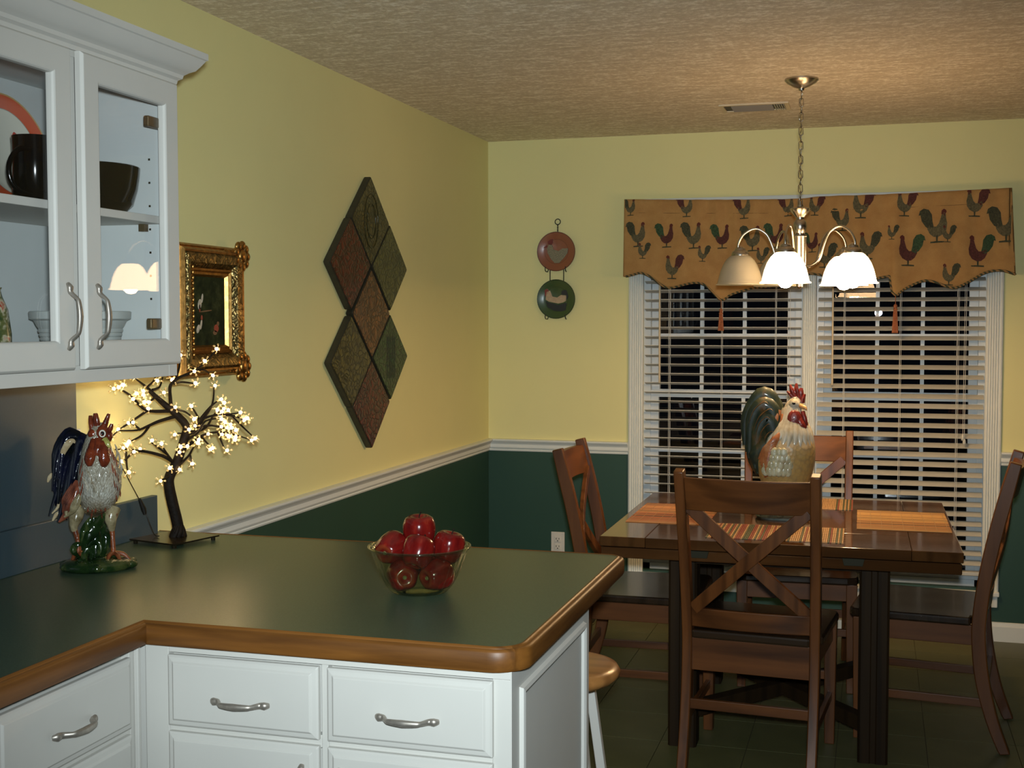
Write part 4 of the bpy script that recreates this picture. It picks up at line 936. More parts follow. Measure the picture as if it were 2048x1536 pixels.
def placemat(lab, x0, x1, y0, y1, stick, mm, rz):
    t = thing('placemat', lab, 'placemat', ((x0 + x1) / 2, (y0 + y1) / 2, TZ + 0.0006), rz, 'stick placemats on the dining table')
    w2, h2 = (x1 - x0) / 2, (y1 - y0) / 2; g = MB(); random.seed(int(x0 * 977))
    L = h2 if stick == 'y' else w2; n = int(2 * L / 0.0066)
    for k in range(n):
        c = -L + (k + 0.5) * 0.0066; e0 = random.uniform(0, .002); e1 = random.uniform(0, .002); r = 0.0030
        cc = (math.floor(c / 0.0066 + 100.5) - 100.0) * 0.0066
        if stick == 'y': pr = [(-w2 + e0, cc, 0), (w2 - e1, cc, 0)]
        else: pr = [(cc, -h2 + e0, 0), (cc, h2 - e1, 0)]
        a, b_ = Vector(pr[0]), Vector(pr[1]); sd = Vector((0, 1, 0)) if stick == 'y' else Vector((1, 0, 0))
        pf = [(-r, 0), (-r * .6, .0022), (r * .6, .0022), (r, 0)]
        g.add([a + sd * u + Vector((0, 0, v)) for u, v in pf] + [b_ + sd * u + Vector((0, 0, v)) for u, v in pf], [(0, 1, 5, 4), (1, 2, 6, 5), (2, 3, 7, 6), (0, 4, 7, 3), (0, 3, 2, 1), (4, 5, 6, 7)])
    o = g.build('sticks', mm, t, world=False); o['kind'] = 'stuff'
    g = MB(); W_ = w2 if stick == 'y' else h2
    for k in range(9):
        c = -W_ + 0.012 + (2 * W_ - 0.024) * k / 8
        if stick == 'y': g.box((c - 0.0007, -L, 0.0020), (c + 0.0007, L, 0.0028))
        else: g.box((-L, c - 0.0007, 0.0020), (L, c + 0.0007, 0.0028))
    g.build('binding_thread', M_thread, t, world=False)
placemat('orange red slatted placemat at the left side of the table', 1.058, 1.362, -1.672, -1.180, 'y', MS[0], TROT)
placemat('yellow orange slatted placemat at the right side of the table', 1.888, 2.214, -1.612, -1.140, 'y', MS[1], TROT)
placemat('striped slatted placemat on the near side behind the chair back', 1.390, 1.858, -1.930, -1.615, 'x', MS[2], TROT)
placemat('striped slatted placemat on the far side by the window', 1.385, 1.868, -1.165, -0.860, 'x', MS[2], TROT)

# ================================================================== CHAIRS
def chair(name, label, wm_, grp):
    t = thing(name, label, 'chair', (0, 0, 0), 0, grp)
    X, Y_, Z = wm_['x'], wm_['y'], wm_['z']
    def backx(z): return 0.210 + 0.009 * max(0, (z - 0.45)) / 0.57
    prof = [(-0.315, 0.0), (-0.270, 0.12), (-0.236, 0.26), (-0.222, 0.40), (-0.226, 0.50), (-0.245, 0.64), (-0.282, 0.82), (-0.333, 1.022)]
    P = catmull([(0, a, b) for a, b in prof], 4)
    wd = lambda z: 0.036 if z < 0.3 else 0.044
    for s in (-1, 1):
        vs_ = []; fs = []
        for i, q in enumerate(P):
            d = (P[min(i + 1, len(P) - 1)] - P[max(i - 1, 0)]).normalized(); nrm = Vector((0, d.z, -d.y)); xw = 0.0165
            dp = 0.024 if q.z > 0.25 else 0.018 + 0.006 * q.z / 0.25
            if q.z > 0.9: dp = 0.024 - 0.004 * (q.z - 0.9) / 0.12
            xc = s * backx(q.z)
            vs_ += [(xc - xw, q.y + nrm.y * dp, q.z + nrm.z * dp), (xc + xw, q.y + nrm.y * dp, q.z + nrm.z * dp), (xc + xw, q.y - nrm.y * dp, q.z - nrm.z * dp), (xc - xw, q.y - nrm.y * dp, q.z - nrm.z * dp)]
        n = len(P)
        vs_ = [(a, b, max(c, 0.0)) if i < 4 else (a, b, c) for i, (a, b, c) in enumerate(vs_)]
        for i in range(n - 1):
            for k in range(4): fs.append((i * 4 + k, i * 4 + (k + 1) % 4, i * 4 + 4 + (k + 1) % 4, i * 4 + 4 + k))
        fs += [(3, 2, 1, 0), tuple(range(n * 4 - 4, n * 4))]
        m = MB(); m.add(vs_, fs); m.build('rear_post', Z, t, world=False, smooth=40, bevel=0.004)
    def yb(z):
        if z > 0.82: return -0.282 - 0.051 * (z - 0.82) / 0.202
        for (a, b), (c, d) in zip(prof, prof[1:]):
            if z <= d: return a + (c - a) * (z - b) / (d - b)
        return prof[-1][0]
    def curved(z0, z1, th, bow, nm, m_, over=0.0):
        vs_ = []; fs = []; N = 14
        for i in range(N + 1):
            u = -1 + 2 * i / N; 
            for z, off in ((z0, -th / 2), (z0, th / 2), (z1, th / 2), (z1, -th / 2)):
                hw_ = backx(z) - 0.015 + over
                vs_.append((u * hw_, yb(z) + off - bow * (1 - u * u), z))
        for i in range(N):
            for k in range(4): fs.append((i * 4 + k, i * 4 + (k + 1) % 4, i * 4 + 4 + (k + 1) % 4, i * 4 + 4 + k))
        fs += [(3, 2, 1, 0), (N * 4, N * 4 + 1, N * 4 + 2, N * 4 + 3)]
        q = MB(); q.add(vs_, fs); return q.build(nm, m_, t, world=False, smooth=40, bevel=0.003)
    curved(0.888, 0.998, 0.022, 0.028, 'top_rail', X)
    curved(0.484, 0.550, 0.020, 0.020, 'lower_rail', X)
    for s in (-1, 1):
        vs_ = []; fs = []; N = 12; hwid = 0.021
        za, zb = 0.545, 0.900
        for i in range(N + 1):
            u = i / N; z = za + (zb - za) * u; x = s * (-1 + 2 * u) * (backx(z) - 0.022); bow = 0.024 * (1 - (2 * u - 1) ** 2)
            y = yb(z) - bow + (-0.006 if s > 0 else 0.006)
            tx, tz = s * 2 * 0.2, (zb - za); l = sqrt(tx * tx + tz * tz); nx, nz = tz / l * hwid, -tx / l * hwid
            for sg, off in ((-1, -0.009), (1, -0.009), (1, 0.009), (-1, 0.009)): vs_.append((x + sg * nx, y + off, z + sg * nz))
        for i in range(N):
            for k in range(4): fs.append((i * 4 + k, i * 4 + (k + 1) % 4, i * 4 + 4 + (k + 1) % 4, i * 4 + 4 + k))
        fs += [(3, 2, 1, 0), (N * 4, N * 4 + 1, N * 4 + 2, N * 4 + 3)]
        q = MB(); q.add(vs_, fs); q.build('cross_slat', Z, t, world=False, smooth=40, bevel=0.002)
    # seat
    st = [(-0.196, -0.215), (-0.24, -0.215)] 
    st = [(-0.195, -0.245), (0.195, -0.245), (0.197, -0.198), (0.232, -0.196), (0.246, 0.17), (0.238, 0.205), (0.20, 0.218), (-0.20, 0.218), (-0.238, 0.205), (-0.246, 0.17), (-0.232, -0.196), (-0.197, -0.198)]
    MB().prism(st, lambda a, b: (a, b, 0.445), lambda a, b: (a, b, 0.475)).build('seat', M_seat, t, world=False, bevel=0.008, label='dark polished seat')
    MB().box((-0.197, -0.232, 0.335), (0.197, -0.212, 0.445)).build('rear_apron', X, t, world=False, bevel=0.002)
    MB().box((-0.20, 0.168, 0.375), (0.20, 0.188, 0.445)).build('front_apron', X, t, world=False, bevel=0.002)
    for s in (-1, 1):
        MB().beam((s * 0.206, -0.205, 0.410), (s * 0.218, 0.17, 0.410), 0.020, 0.070).build('side_apron', Y_, t, world=False, bevel=0.002)
        m = MB(); x = s * 0.218; y = 0.180
        vs_ = [(x - .017, y - .017, 0), (x + .017, y - .017, 0), (x + .017, y + .017, 0), (x - .017, y + .017, 0), (x - .022, y - .022, 0.445), (x + .022, y - .022, 0.445), (x + .022, y + .022, 0.445), (x - .022, y + .022, 0.445)]
        m.add(vs_, [(0, 3, 2, 1), (4, 5, 6, 7), (0, 1, 5, 4), (1, 2, 6, 5), (2, 3, 7, 6), (3, 0, 4, 7)]); m.build('front_leg', Z, t, world=False, bevel=0.003)
        MB().beam((s * 0.212, -0.252, 0.175), (s * 0.218, 0.17, 0.175), 0.016, 0.030).build('side_stretcher', Y_, t, world=False, bevel=0.002)
    MB().beam((-0.205, -0.246, 0.225), (0.205, -0.246, 0.225), 0.016, 0.034).build('rear_stretcher', X, t, world=False, bevel=0.002)
    MB().beam((-0.205, 0.180, 0.245), (0.205, 0.180, 0.245), 0.016, 0.030).build('front_stretcher', X, t, world=False, bevel=0.002)
    return t
G = 'cross back dining chairs around the table'
chA = chair('dining_chair', 'cross back wooden chair seen from behind, nearest the camera side of the table', M_chair, G)
reg(chA)
chB = dup(chA); chB['label'] = 'cross back wooden chair at the left side of the table by the green wall'
chC = dup(chA); chC['label'] = 'cross back wooden chair behind the table in front of the window, beside the ceramic rooster'
chD = dup(chA); chD['label'] = 'cross back wooden chair cut off at the right edge, its back towards the right'
chA.location = (1.578, -1.845, 0); chA.rotation_euler = (0, 0, radians(-4))
chB.location = (1.115, -1.40, 0); chB.rotation_euler = (0, 0, radians(-90 + 2))
chC.location = (1.640, -0.875, 0); chC.rotation_euler = (0, 0, radians(180 + 3))
chD.location = (2.112, -1.392, 0); chD.rotation_euler = (0, 0, radians(83))

# bar stool by the peninsula
t = thing('bar_stool', 'round honey wood stool with white legs beside the peninsula end', 'stool', (1.178, -3.150, 0))
MB().lathe([(0, 0.0), (0.11, 0.0), (0.145, 0.006), (0.158, 0.018), (0.160, 0.028), (0.154, 0.038), (0.135, 0.043), (0, 0.043)], (1.178, -3.150, 0.590), 44).build('seat', M_maple, t, smooth=50)
for a in (45, 135, 225, 315):
    a = radians(a + 2); c, s = cos(a), sin(a)
    MB().tube([(1.178 + 0.095 * c, -3.15 + 0.095 * s, 0.592), (1.178 + 0.19 * c, -3.15 + 0.19 * s, 0.0)], [0.017, 0.017], 4).build('leg', M_white, t, bevel=0.003)
for z, k in ((0.19, 0), (0.27, 1)):
    f = 0.095 + 0.095 * (0.592 - z) / 0.592
    P4 = [(1.178 + f * cos(radians(a + 2)), -3.15 + f * sin(radians(a + 2)), z) for a in (45, 135, 225, 315)]
    for i in (k, k + 2): MB().tube([P4[i], P4[(i + 1) % 4]], 0.010, 8).build('rung', M_white, t, smooth=60)

# ================================================================== CERAMIC ROOSTERS
def glaze(name, stops, sc=30, rough=0.16, bs=90, bmp_=0.5, scale=(1, 1, 1), zr=None, vor=0):
    m, t, out = nt(name); b = principled(t, out, stops[0][1], rough, 0, 0.4, 0.2)
    v = coords(t, scale); n = noise(t, v, sc, 4)
    f = n
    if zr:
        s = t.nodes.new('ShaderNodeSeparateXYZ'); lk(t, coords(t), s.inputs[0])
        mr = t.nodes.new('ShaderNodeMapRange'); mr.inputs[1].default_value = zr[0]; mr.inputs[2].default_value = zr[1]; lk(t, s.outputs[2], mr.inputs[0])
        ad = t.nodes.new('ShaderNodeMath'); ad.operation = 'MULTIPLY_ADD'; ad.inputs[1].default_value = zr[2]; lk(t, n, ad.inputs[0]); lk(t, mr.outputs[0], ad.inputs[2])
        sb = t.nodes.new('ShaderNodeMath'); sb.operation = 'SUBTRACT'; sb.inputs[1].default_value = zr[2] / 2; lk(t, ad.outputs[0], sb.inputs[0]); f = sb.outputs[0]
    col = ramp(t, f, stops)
    if vor:
        vo = t.nodes.new('ShaderNodeTexVoronoi'); vo.inputs['Scale'].default_value = vor; lk(t, v, vo.inputs['Vector'])
        dk = ramp(t, vo.outputs['Distance'], [(0.40, (0, 0, 0)), (0.85, (0.5, 0.5, 0.5))])
        col = mixc(t, dk, col, tuple(c * q for c, q in zip(stops[-1][1], (0.42, 0.32, 0.2))))
        bump(t, vo.outputs['Distance'], bmp_, 0.004, b)
    else: bump(t, noise(t, v, bs, 3), bmp_, 0.003, b)
    lk(t, col, b.inputs['Base Color']); return m
def feather(mb, pts, w, th=0.25, m=0, upv=(0, 1, 0), n=8):
    N = len(pts)
    r = [w * q for q in (0.35, 0.8, 1.0, 0.95, 0.7, 0.22)]
    mb.tube(pts, r, n, m=m, flat=th, sub=4, upv=upv)

K = 1 / 817.0
def A(px, py, y=0.0): return ((px - 195 + (8 if py < 1030 else 0)) * K, y, (1136 - py) * K)
rt_ = thing('ceramic_rooster', 'glazed ceramic rooster with white breast and red wattles standing on the green counter', 'rooster figurine', (0.163, -3.646, ZC), 0.61)
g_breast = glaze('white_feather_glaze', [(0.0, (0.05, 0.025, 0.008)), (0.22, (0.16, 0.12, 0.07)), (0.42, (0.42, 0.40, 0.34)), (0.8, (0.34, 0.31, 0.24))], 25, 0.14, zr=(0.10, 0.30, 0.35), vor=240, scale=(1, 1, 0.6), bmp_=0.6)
g_tail = glaze('blue_black_glaze', [(0.35, (0.002, 0.003, 0.003)), (0.6, (0.004, 0.005, 0.016))], 30, 0.10, bmp_=0.4, scale=(1, 1, 0.4))
g_tip = glaze('cream_streak_glaze', [(0.3, (0.30, 0.20, 0.09)), (0.6, (0.45, 0.36, 0.22))], 30, 0.12)
g_red = glaze('red_brown_glaze', [(0.3, (0.07, 0.012, 0.006)), (0.65, (0.19, 0.035, 0.012))], 55, 0.14, bs=150)
g_wing = glaze('rust_wing_glaze', [(0.3, (0.04, 0.012, 0.008)), (0.6, (0.22, 0.06, 0.03))], 40, 0.14)
g_beak = glaze('olive_beak_glaze', [(0.3, (0.25, 0.24, 0.05)), (0.6, (0.38, 0.36, 0.10))], 40, 0.15)
g_leg = glaze('orange_leg_glaze', [(0.3, (0.08, 0.020, 0.007)), (0.6, (0.22, 0.06, 0.02))], 60, 0.15, bs=300)
g_thigh = glaze('beige_thigh_glaze', [(0.3, (0.09, 0.065, 0.025)), (0.6, (0.28, 0.23, 0.13))], 45, 0.2)
g_leaf = glaze('green_leaf_glaze', [(0.35, (0.003, 0.009, 0.003)), (0.55, (0.010, 0.024, 0.006)), (0.72, (0.07, 0.085, 0.025))], 34, 0.10, scale=(1, 1, 0.5))
g_base = glaze('mossy_base_glaze', [(0.3, (0.003, 0.009, 0.003)), (0.5, (0.010, 0.024, 0.006)), (0.68, (0.045, 0.055, 0.015))], 26, 0.10, bs=60, bmp_=0.8)
g_eyew = mat('eye_white', (0.65, 0.62, 0.5), 0.15, coat=0.5); g_eyeb = mat('eye_black', (0.008, 0.008, 0.008), 0.08, coat=0.5)
def X_(px): return (px - 189) * K
def Z_(py): return (1136 - py) * K
# body: horizontal rings  (py, x-centre px, half width px, y centre, y radius)
def ringbody(mb, rings, n=28, m=0):
    vs_ = []; R = [Vector(r) for r in rings]
    def cr(i, t):
        a = R[max(i - 1, 0)]; b = R[i]; c = R[i + 1]; d = R[min(i + 2, len(R) - 1)]
        return 0.5 * ((2 * b) + (c - a) * t + (2 * a - 5 * b + 4 * c - d) * t * t + (3 * b - a - 3 * c + d) * t ** 3)
    def _lerp(): 
        out = []
        for i in range(len(R) - 1):
            for k in range(3): out.append(cr(i, k / 3))
        out.append(R[-1]); return out
    L = _lerp()
    for q in L:
        z, xc, rx, yc, ry = q
        for k in range(n): a = 2 * pi * k / n; vs_.append((xc + max(rx, 1e-4) * cos(a), yc + max(ry, 1e-4) * sin(a), z))
    fs = [(i * n + k, i * n + (k + 1) % n, (i + 1) * n + (k + 1) % n, (i + 1) * n + k) for i in range(len(L) - 1) for k in range(n)]
    fs += [tuple(range(n))[::-1], tuple((len(L) - 1) * n + k for k in range(n))]
    mb.add(vs_, fs, m); return mb
def V5(py, xc, rx, yc, ry): return type('R', (), {})
import mathutils
class _R(tuple): pass
def rings(lst):
    # 5-component rows usable with catmull: small vector wrapper
    class W5:
        __slots__ = 'v'
        def __init__(s, v): s.v = tuple(v)
        def __add__(s, o): return W5([a + b for a, b in zip(s.v, o.v)])
        def __sub__(s, o): return W5([a - b for a, b in zip(s.v, o.v)])
        def __mul__(s, k): return W5([a * k for a in s.v])
        __rmul__ = __mul__
        def __iter__(s): return iter(s.v)
    return [W5(q) for q in lst]
def ringbody(mb, rr, n=28, m=0):
    R = rings(rr); L = []
    for i in range(len(R) - 1):
        a = R[max(i - 1, 0)]; b = R[i]; c = R[i + 1]; d = R[min(i + 2, len(R) - 1)]
        for k in range(3):
            t = k / 3; L.append(0.5 * ((2 * b) + (c - a) * t + (2 * a - 5 * b + 4 * c - d) * (t * t) + (3 * b - a - 3 * c + d) * (t ** 3)))
    L.append(R[-1]); vs_ = []
    for q in L:
        z, xc, rx, yc, ry = q
        for k in range(n): a = 2 * pi * k / n; vs_.append((xc + max(rx, 2e-4) * cos(a), yc + max(ry, 2e-4) * sin(a), z))
    fs = [(i * n + k, i * n + (k + 1) % n, (i + 1) * n + (k + 1) % n, (i + 1) * n + k) for i in range(len(L) - 1) for k in range(n)]
    fs += [tuple(range(n))[::-1], tuple((len(L) - 1) * n + k for k in range(n))]
    mb.add(vs_, fs, m); return mb
bd = [(Z_(1028), X_(188), .006, .015, .010), (Z_(1019), X_(190), .030, .020, .042), (Z_(1000), X_(194), .045, .022, .060), (Z_(970), X_(197), .0505, .018, .064), (Z_(940), X_(196), .048, .014, .057), (Z_(915), X_(194), .040, .010, .046), (Z_(892), X_(193), .032, .006, .035), (Z_(872), X_(195), .026, .002, .028), (Z_(857), X_(197), .020, .0, .022), (Z_(847), X_(198), .009, .0, .010)]
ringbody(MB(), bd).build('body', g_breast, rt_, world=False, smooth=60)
g = MB(); random.seed(11)     # curled breast feathers
for (x, y, dx, cv) in ((172, 935, 6, 1), (184, 930, 4, 1), (197, 932, -4, -1), (208, 936, -8, -1), (178, 955, 8, 1), (192, 958, -4, -1), (206, 962, -8, -1), (165, 950, 6, 1), (215, 952, -6, -1), (232, 905, 4, -1), (226, 890, 5, -1), (236, 925, 3, -1)):
    z = Z_(y); x0 = X_(x)
    def front(xx, zz):
        for a, b in zip(bd, bd[1:]):
            if a[0] <= zz <= b[0]:
                f = (zz - a[0]) / (b[0] - a[0]); r = [p_ + (q - p_) * f for p_, q in zip(a, b)]
                u = max(-0.97, min(0.97, (xx - r[1]) / r[2])); return r[3] - r[4] * sqrt(1 - u * u)
        return -0.03
    P = [(x0 + dx * K * sin(q * 2.4) * 1.2 + cv * K * 3 * q, 0, z - q * 30 * K) for q in (0, .25, .5, .75, 1)]
    P = [(a, front(a, c) - 0.0008, c) for a, b, c in P]
    g.tube(P, [.0012, .0034, .0040, .0032, .0010], 6, sub=3, flat=0.7)
g.build('breast_feathers', glaze('cream_curl_glaze', [(0.3, (0.16, 0.11, 0.05)), (0.6, (0.46, 0.43, 0.35))], 60, 0.12), rt_, world=False, smooth=60, kind='stuff')
g = MB(); random.seed(31)
for (x, y) in [(168 + 3 * k, 893 + 9 * (k % 3)) for k in range(0)] + [(216 + (k % 3) * 4 + k, 895 + k * 10) for k in range(10)] + [(166 - (k % 2) * 3, 915 + k * 12) for k in range(6)] + [(176 + k * 7, 1006 + (k % 2) * 6) for k in range(8)]:
    z = Z_(y); x0 = X_(x)
    P = [(x0 + q * 3 * K * (1 if x > 195 else -1), 0, z - q * 20 * K) for q in (0, .33, .66, 1)]
    P = [(a, front(a, c) - 0.0002, c) for a, b, c in P]
    g.tube(P, [.0008, .0026, .0030, .0006], 6, sub=3, flat=0.6)
g.build('hackle_feathers', g_wing, rt_, world=False, smooth=60, kind='stuff')
# tail
g = MB()
for i, (a1, b1, a2, b2, a3, b3, w_, yy) in enumerate(((150, 868, 118, 905, 106, 985, .013, .075), (142, 866, 112, 915, 112, 1015, .014, .085), (160, 872, 130, 885, 118, 960, .013, .065), (155, 890, 128, 930, 116, 1010, .017, .07),
        (160, 905, 140, 950, 124, 1045, .018, .06), (150, 900, 122, 960, 106, 1035, .014, .08), (165, 915, 150, 960, 140, 1040, .018, .05), (168, 900, 150, 930, 134, 1000, .020, .055), (172, 880, 158, 900, 146, 960, .018, .05))):
    y = yy
    feather(g, [A(176, 985, 0.05), A(174, 935, 0.055), A(a1 + 8, b1 + 18, y * .95), A(a1 - 6, b1 + 6, y), A(a2, b2, y), A(a3, b3, y - 0.01)], w_, 0.35, upv=(0, 1, 0))
g.tube([A(170, 900, .04), A(176, 880, .045), A(182, 862, .045)], [.012, .009, .002], 8, sub=3)
g.build('tail', g_tail, rt_, world=False, smooth=60)
g = MB(); feather(g, [A(120, 925, .066), A(126, 910, .062), A(134, 895, .058), A(140, 888, .057), A(146, 886, .057), A(150, 890, .058)], .008, .5); g.build('tail_tip', g_tip, rt_, world=False, smooth=60)
g = MB(); feather(g, [A(112, 1030, .07), A(115, 1018, .072), A(117, 1008, .072), A(119, 1000, .072), A(121, 990, .07), A(122, 985, .07)], .004, .5); g.build('tail_tip', g_tip, rt_, world=False, smooth=60)
g = MB(); feather(g, [A(97, 968, .078), A(99, 962, .078), A(101, 958, .078), A(103, 955, .078), A(104, 952, .078), A(105, 950, .078)], .005, .5); g.build('tail_tip', g_tip, rt_, world=False, smooth=60)
g = MB(); feather(g, [A(113, 1043, .06), A(117, 1036, .06), A(121, 1030, .06), A(125, 1025, .06), A(128, 1020, .06), A(130, 1016, .06)], .0045, .5); g.build('tail_tip', g_tip, rt_, world=False, smooth=60)
# wing
g = MB()
for k in range(6):
    f = k / 5; feather(g, [A(158 - 2 * k, 962, .005 + .01 * k), A(150 - 3 * k, 985, .0 + .012 * k), A(143 - 3 * k, 1000, .0 + .013 * k), A(137 - 2 * k, 1015, .002 + .013 * k), A(131 - k, 1028, .006 + .012 * k), A(126 + 2 * k, 1040 - 3 * k, .012 + .01 * k)], .0095, .6)
g.build('wing', g_wing, rt_, world=False, smooth=60)
g = MB(); feather(g, [A(158, 985, -.008), A(154, 995, -.008), A(150, 1004, -.006), A(146, 1012, -.004), A(142, 1020, 0), A(136, 1030, .004)], .010, .6)
g.tube([A(132, 1018, .0), A(132, 1026, -.002)], [.005, .003], 8); g.build('wing_patch', g_thigh, rt_, world=False, smooth=60)
# head
g = MB()
g.ell(A(200, 868, -.008), (.020, .022, .022), 16, R=None); g.build('head', g_red, rt_, world=False, smooth=60)
g = MB()
for pts, r in (([A(184, 862, -.004), A(181, 845, -.002), A(180, 833, .0)], [.011, .0085, .0055]), ([A(192, 858, -.008), A(190, 840, -.010), A(189, 828, -.010)], [.011, .009, .0055]), ([A(203, 858, -.012), A(209, 843, -.016), A(214, 829, -.018)], [.011, .008, .0045]),
               ([A(210, 868, -.018), A(216, 858, -.024), A(219, 848, -.026)], [.009, .0075, .004]), ([A(184, 870, -.012), A(178, 866, -.010)], [.010, .006])):
    g.tube(pts, r, 10, sub=4, flat=.75)
g.ell(A(185, 868, -.014), (.014, .010, .012), 12); g.ell(A(213, 873, -.016), (.010, .012, .014), 12)
g.build('comb', g_red, rt_, world=False, smooth=60)
g = MB()
for pts, r in (([A(186, 878, -.022), A(181, 898, -.034), A(177, 915, -.040), A(177, 928, -.040)], [.008, .012, .0135, .006]), ([A(194, 876, -.030), A(192, 895, -.040), A(189, 908, -.044)], [.008, .010, .005]), ([A(200, 882, -.030), A(203, 900, -.040), A(204, 918, -.044), A(202, 930, -.043)], [.008, .0135, .014, .006])):
    g.tube(pts, r, 10, sub=4, flat=.8)
g.build('wattles', g_red, rt_, world=False, smooth=60)
g = MB(); g.tube([A(205, 880, -.026), A(211, 887, -.036), A(214, 894, -.040)], [.009, .007, .0015], 10, sub=3); g.build('beak', g_beak, rt_, world=False, smooth=60)
e = MB().tube([tuple(Vector(A(201, 867, -.0285)) + Vector((.0062 * cos(a), 0.001, .0075 * sin(a)))) for a in [2 * pi * k / 16 for k in range(16)]], .0022, 6, closed=True, upv=(0, 1, 0)).build('eye_ring', g_eyew, rt_, world=False, smooth=60)
MB().ell(A(201, 867, -.0262), (.0052, .004, .0062), 12).build('eye', g_eyeb, rt_, world=False, smooth=60)
# legs
for (x0, x1, x2, yy) in ((220, 223, 225, .005), (155, 153, 160, .03)):
    g = MB().tube([A(x0 - 2, 1018, yy + .01), A(x0 + 2, 1035, yy), A(x1, 1050, yy), A(x1 + 1, 1062, yy)], [.019, .0165, .011, .0065], 12, sub=4).build('thigh', g_thigh, rt_, world=False, smooth=60)
    g = MB().tube([A(x1 + 1, 1058, yy), A(x2, 1080, yy), A(x2 + 1, 1108, yy)], [.0066, .006, .0066], 10, sub=3)
    for dx, dy in ((-12, -.030), (14, -.028), (32, -.008), (4, .02)):
        g.tube([A(x2 + 1, 1105, yy), A(x2 + dx * .6, 1108, yy + dy * .6), A(x2 + dx, 1120, yy + dy * 1.1)], [.0058, .0055, .0030], 8, sub=3)
    g.build('leg', g_leg, rt_, world=False, smooth=60)
# leafy support and mossy base
g = MB()
g.tube([A(194, 1120, .015), A(192, 1080, .015), A(190, 1035, .02)], [.024, .017, .012], 10, sub=3)
for pts, w_ in (([A(178, 1105), A(176, 1085, -.012), A(184, 1065, -.018), A(196, 1048, -.014), A(204, 1036, -.006), A(208, 1026)], .014), ([A(172, 1100, .004), A(170, 1075, -.004), A(172, 1060, -.006), A(178, 1048), A(184, 1038), A(188, 1030)], .010),
                ([A(205, 1112), A(210, 1092, -.010), A(212, 1075, -.012), A(210, 1062, -.008), A(206, 1050), A(202, 1040)], .011), ([A(176, 1118, -.02), A(172, 1108, -.03), A(174, 1097, -.034), A(181, 1093, -.034), A(186, 1100, -.032), A(184, 1112, -.028)], .009),
                ([A(180, 1086, -.022), A(190, 1078, -.026), A(198, 1082, -.028), A(200, 1092, -.028), A(197, 1102, -.026), A(192, 1108, -.02)], .007), ([A(160, 1108, .004), A(154, 1100, -.004), A(152, 1092, -.006), A(156, 1086), A(162, 1084), A(168, 1086)], .008)):
    feather(g, pts, w_, .35)
g.build('leaves', g_leaf, rt_, world=False, smooth=60)
m = MB(); m.lathe([(0, 0), (.080, 0.0), (.088, .008), (.084, .018), (.066, .026), (.035, .030), (0, .031)], ((197 - 195) * K, .01, 0), 40, sx=1.0, sy=.78)
random.seed(4)
for k in range(16):
    a = 2 * pi * k / 16 + random.uniform(-.1, .1); r = random.uniform(.062, .080)
    m.ell((r * cos(a) + .002, .01 + r * .78 * sin(a), .011), (random.uniform(.013, .019), random.uniform(.010, .016), random.uniform(.0095, .0108)), 10, k=6)
for k in range(10): a = random.uniform(0, 6.28); r = random.uniform(.02, .05); m.ell((r * cos(a), .01 + r * .8 * sin(a), .026), (.014, .012, .008), 8, k=6)
m.build('base', g_base, rt_, world=False, smooth=60)

# ---- large rooster on the dining table (faces right)
K2 = 1 / 521.0
def B(px, py, y=0.0): return ((px - 1562) * K2, y, (1043 - py) * K2)
def zb(py): return (1043 - py) * K2
def xb(px): return (px - 1562) * K2
t2 = thing('ceramic_rooster', 'large painted rooster statue with dark curved tail on the dining table', 'rooster figurine', (1.612, -1.405, TZ), 0.08)
q_body = glaze('golden_breast_glaze', [(0.0, (0.42, 0.38, 0.26)), (0.22, (0.34, 0.22, 0.07)), (0.52, (0.40, 0.25, 0.08)), (0.72, (0.46, 0.36, 0.22)), (0.95, (0.50, 0.46, 0.36))], 22, 0.4, zr=(0.06, 0.42, 0.35), vor=70, bmp_=0.35)
q_neck = glaze('pale_neck_glaze', [(0.3, (0.30, 0.25, 0.16)), (0.6, (0.50, 0.47, 0.38))], 30, 0.45, scale=(1, 1, 0.35), bs=60)
q_tail = glaze('dark_green_tail_glaze', [(0.32, (0.004, 0.008, 0.006)), (0.50, (0.010, 0.022, 0.014)), (0.60, (0.030, 0.036, 0.014)), (0.70, (0.10, 0.050, 0.015))], 20, 0.5, scale=(1, 1, 0.45), bs=60)
q_rust = glaze('orange_saddle_glaze', [(0.3, (0.20, 0.055, 0.018)), (0.55, (0.36, 0.13, 0.045)), (0.75, (0.48, 0.26, 0.12))], 26, 0.4, bs=80)
q_streak = glaze('bronze_streak_glaze', [(0.3, (0.05, 0.03, 0.01)), (0.6, (0.15, 0.075, 0.025))], 40, 0.4)
q_red = glaze('crimson_comb_glaze', [(0.3, (0.11, 0.012, 0.010)), (0.65, (0.24, 0.030, 0.020))], 40, 0.3, bs=150)
q_wing = glaze('pale_wing_glaze', [(0.3, (0.30, 0.26, 0.13)), (0.55, (0.46, 0.44, 0.30))], 34, 0.4, vor=55)
q_base = glaze('grey_stone_base', [(0.3, (0.18, 0.22, 0.20)), (0.6, (0.36, 0.38, 0.34))], 30, 0.5, bs=50, bmp_=0.8)
ringbody(MB(), [(zb(1040), xb(1565), .060, 0, .060), (zb(1015), xb(1566), .058, 0, .058), (zb(985), xb(1568), .080, 0, .072), (zb(960), xb(1568), .098, 0, .085), (zb(930), xb(1568), .110, 0, .092), (zb(900), xb(1572), .103, 0, .090), (zb(878), xb(1577), .078, 0, .075), (zb(860), xb(1580), .058, 0, .058), (zb(840), xb(1581), .044, 0, .045), (zb(822), xb(1583), .034, 0, .036), (zb(808), xb(1586), .024, 0, .028), (zb(798), xb(1588), .008, 0, .010)]).build('body', q_body, t2, world=False, smooth=60)
g = MB()
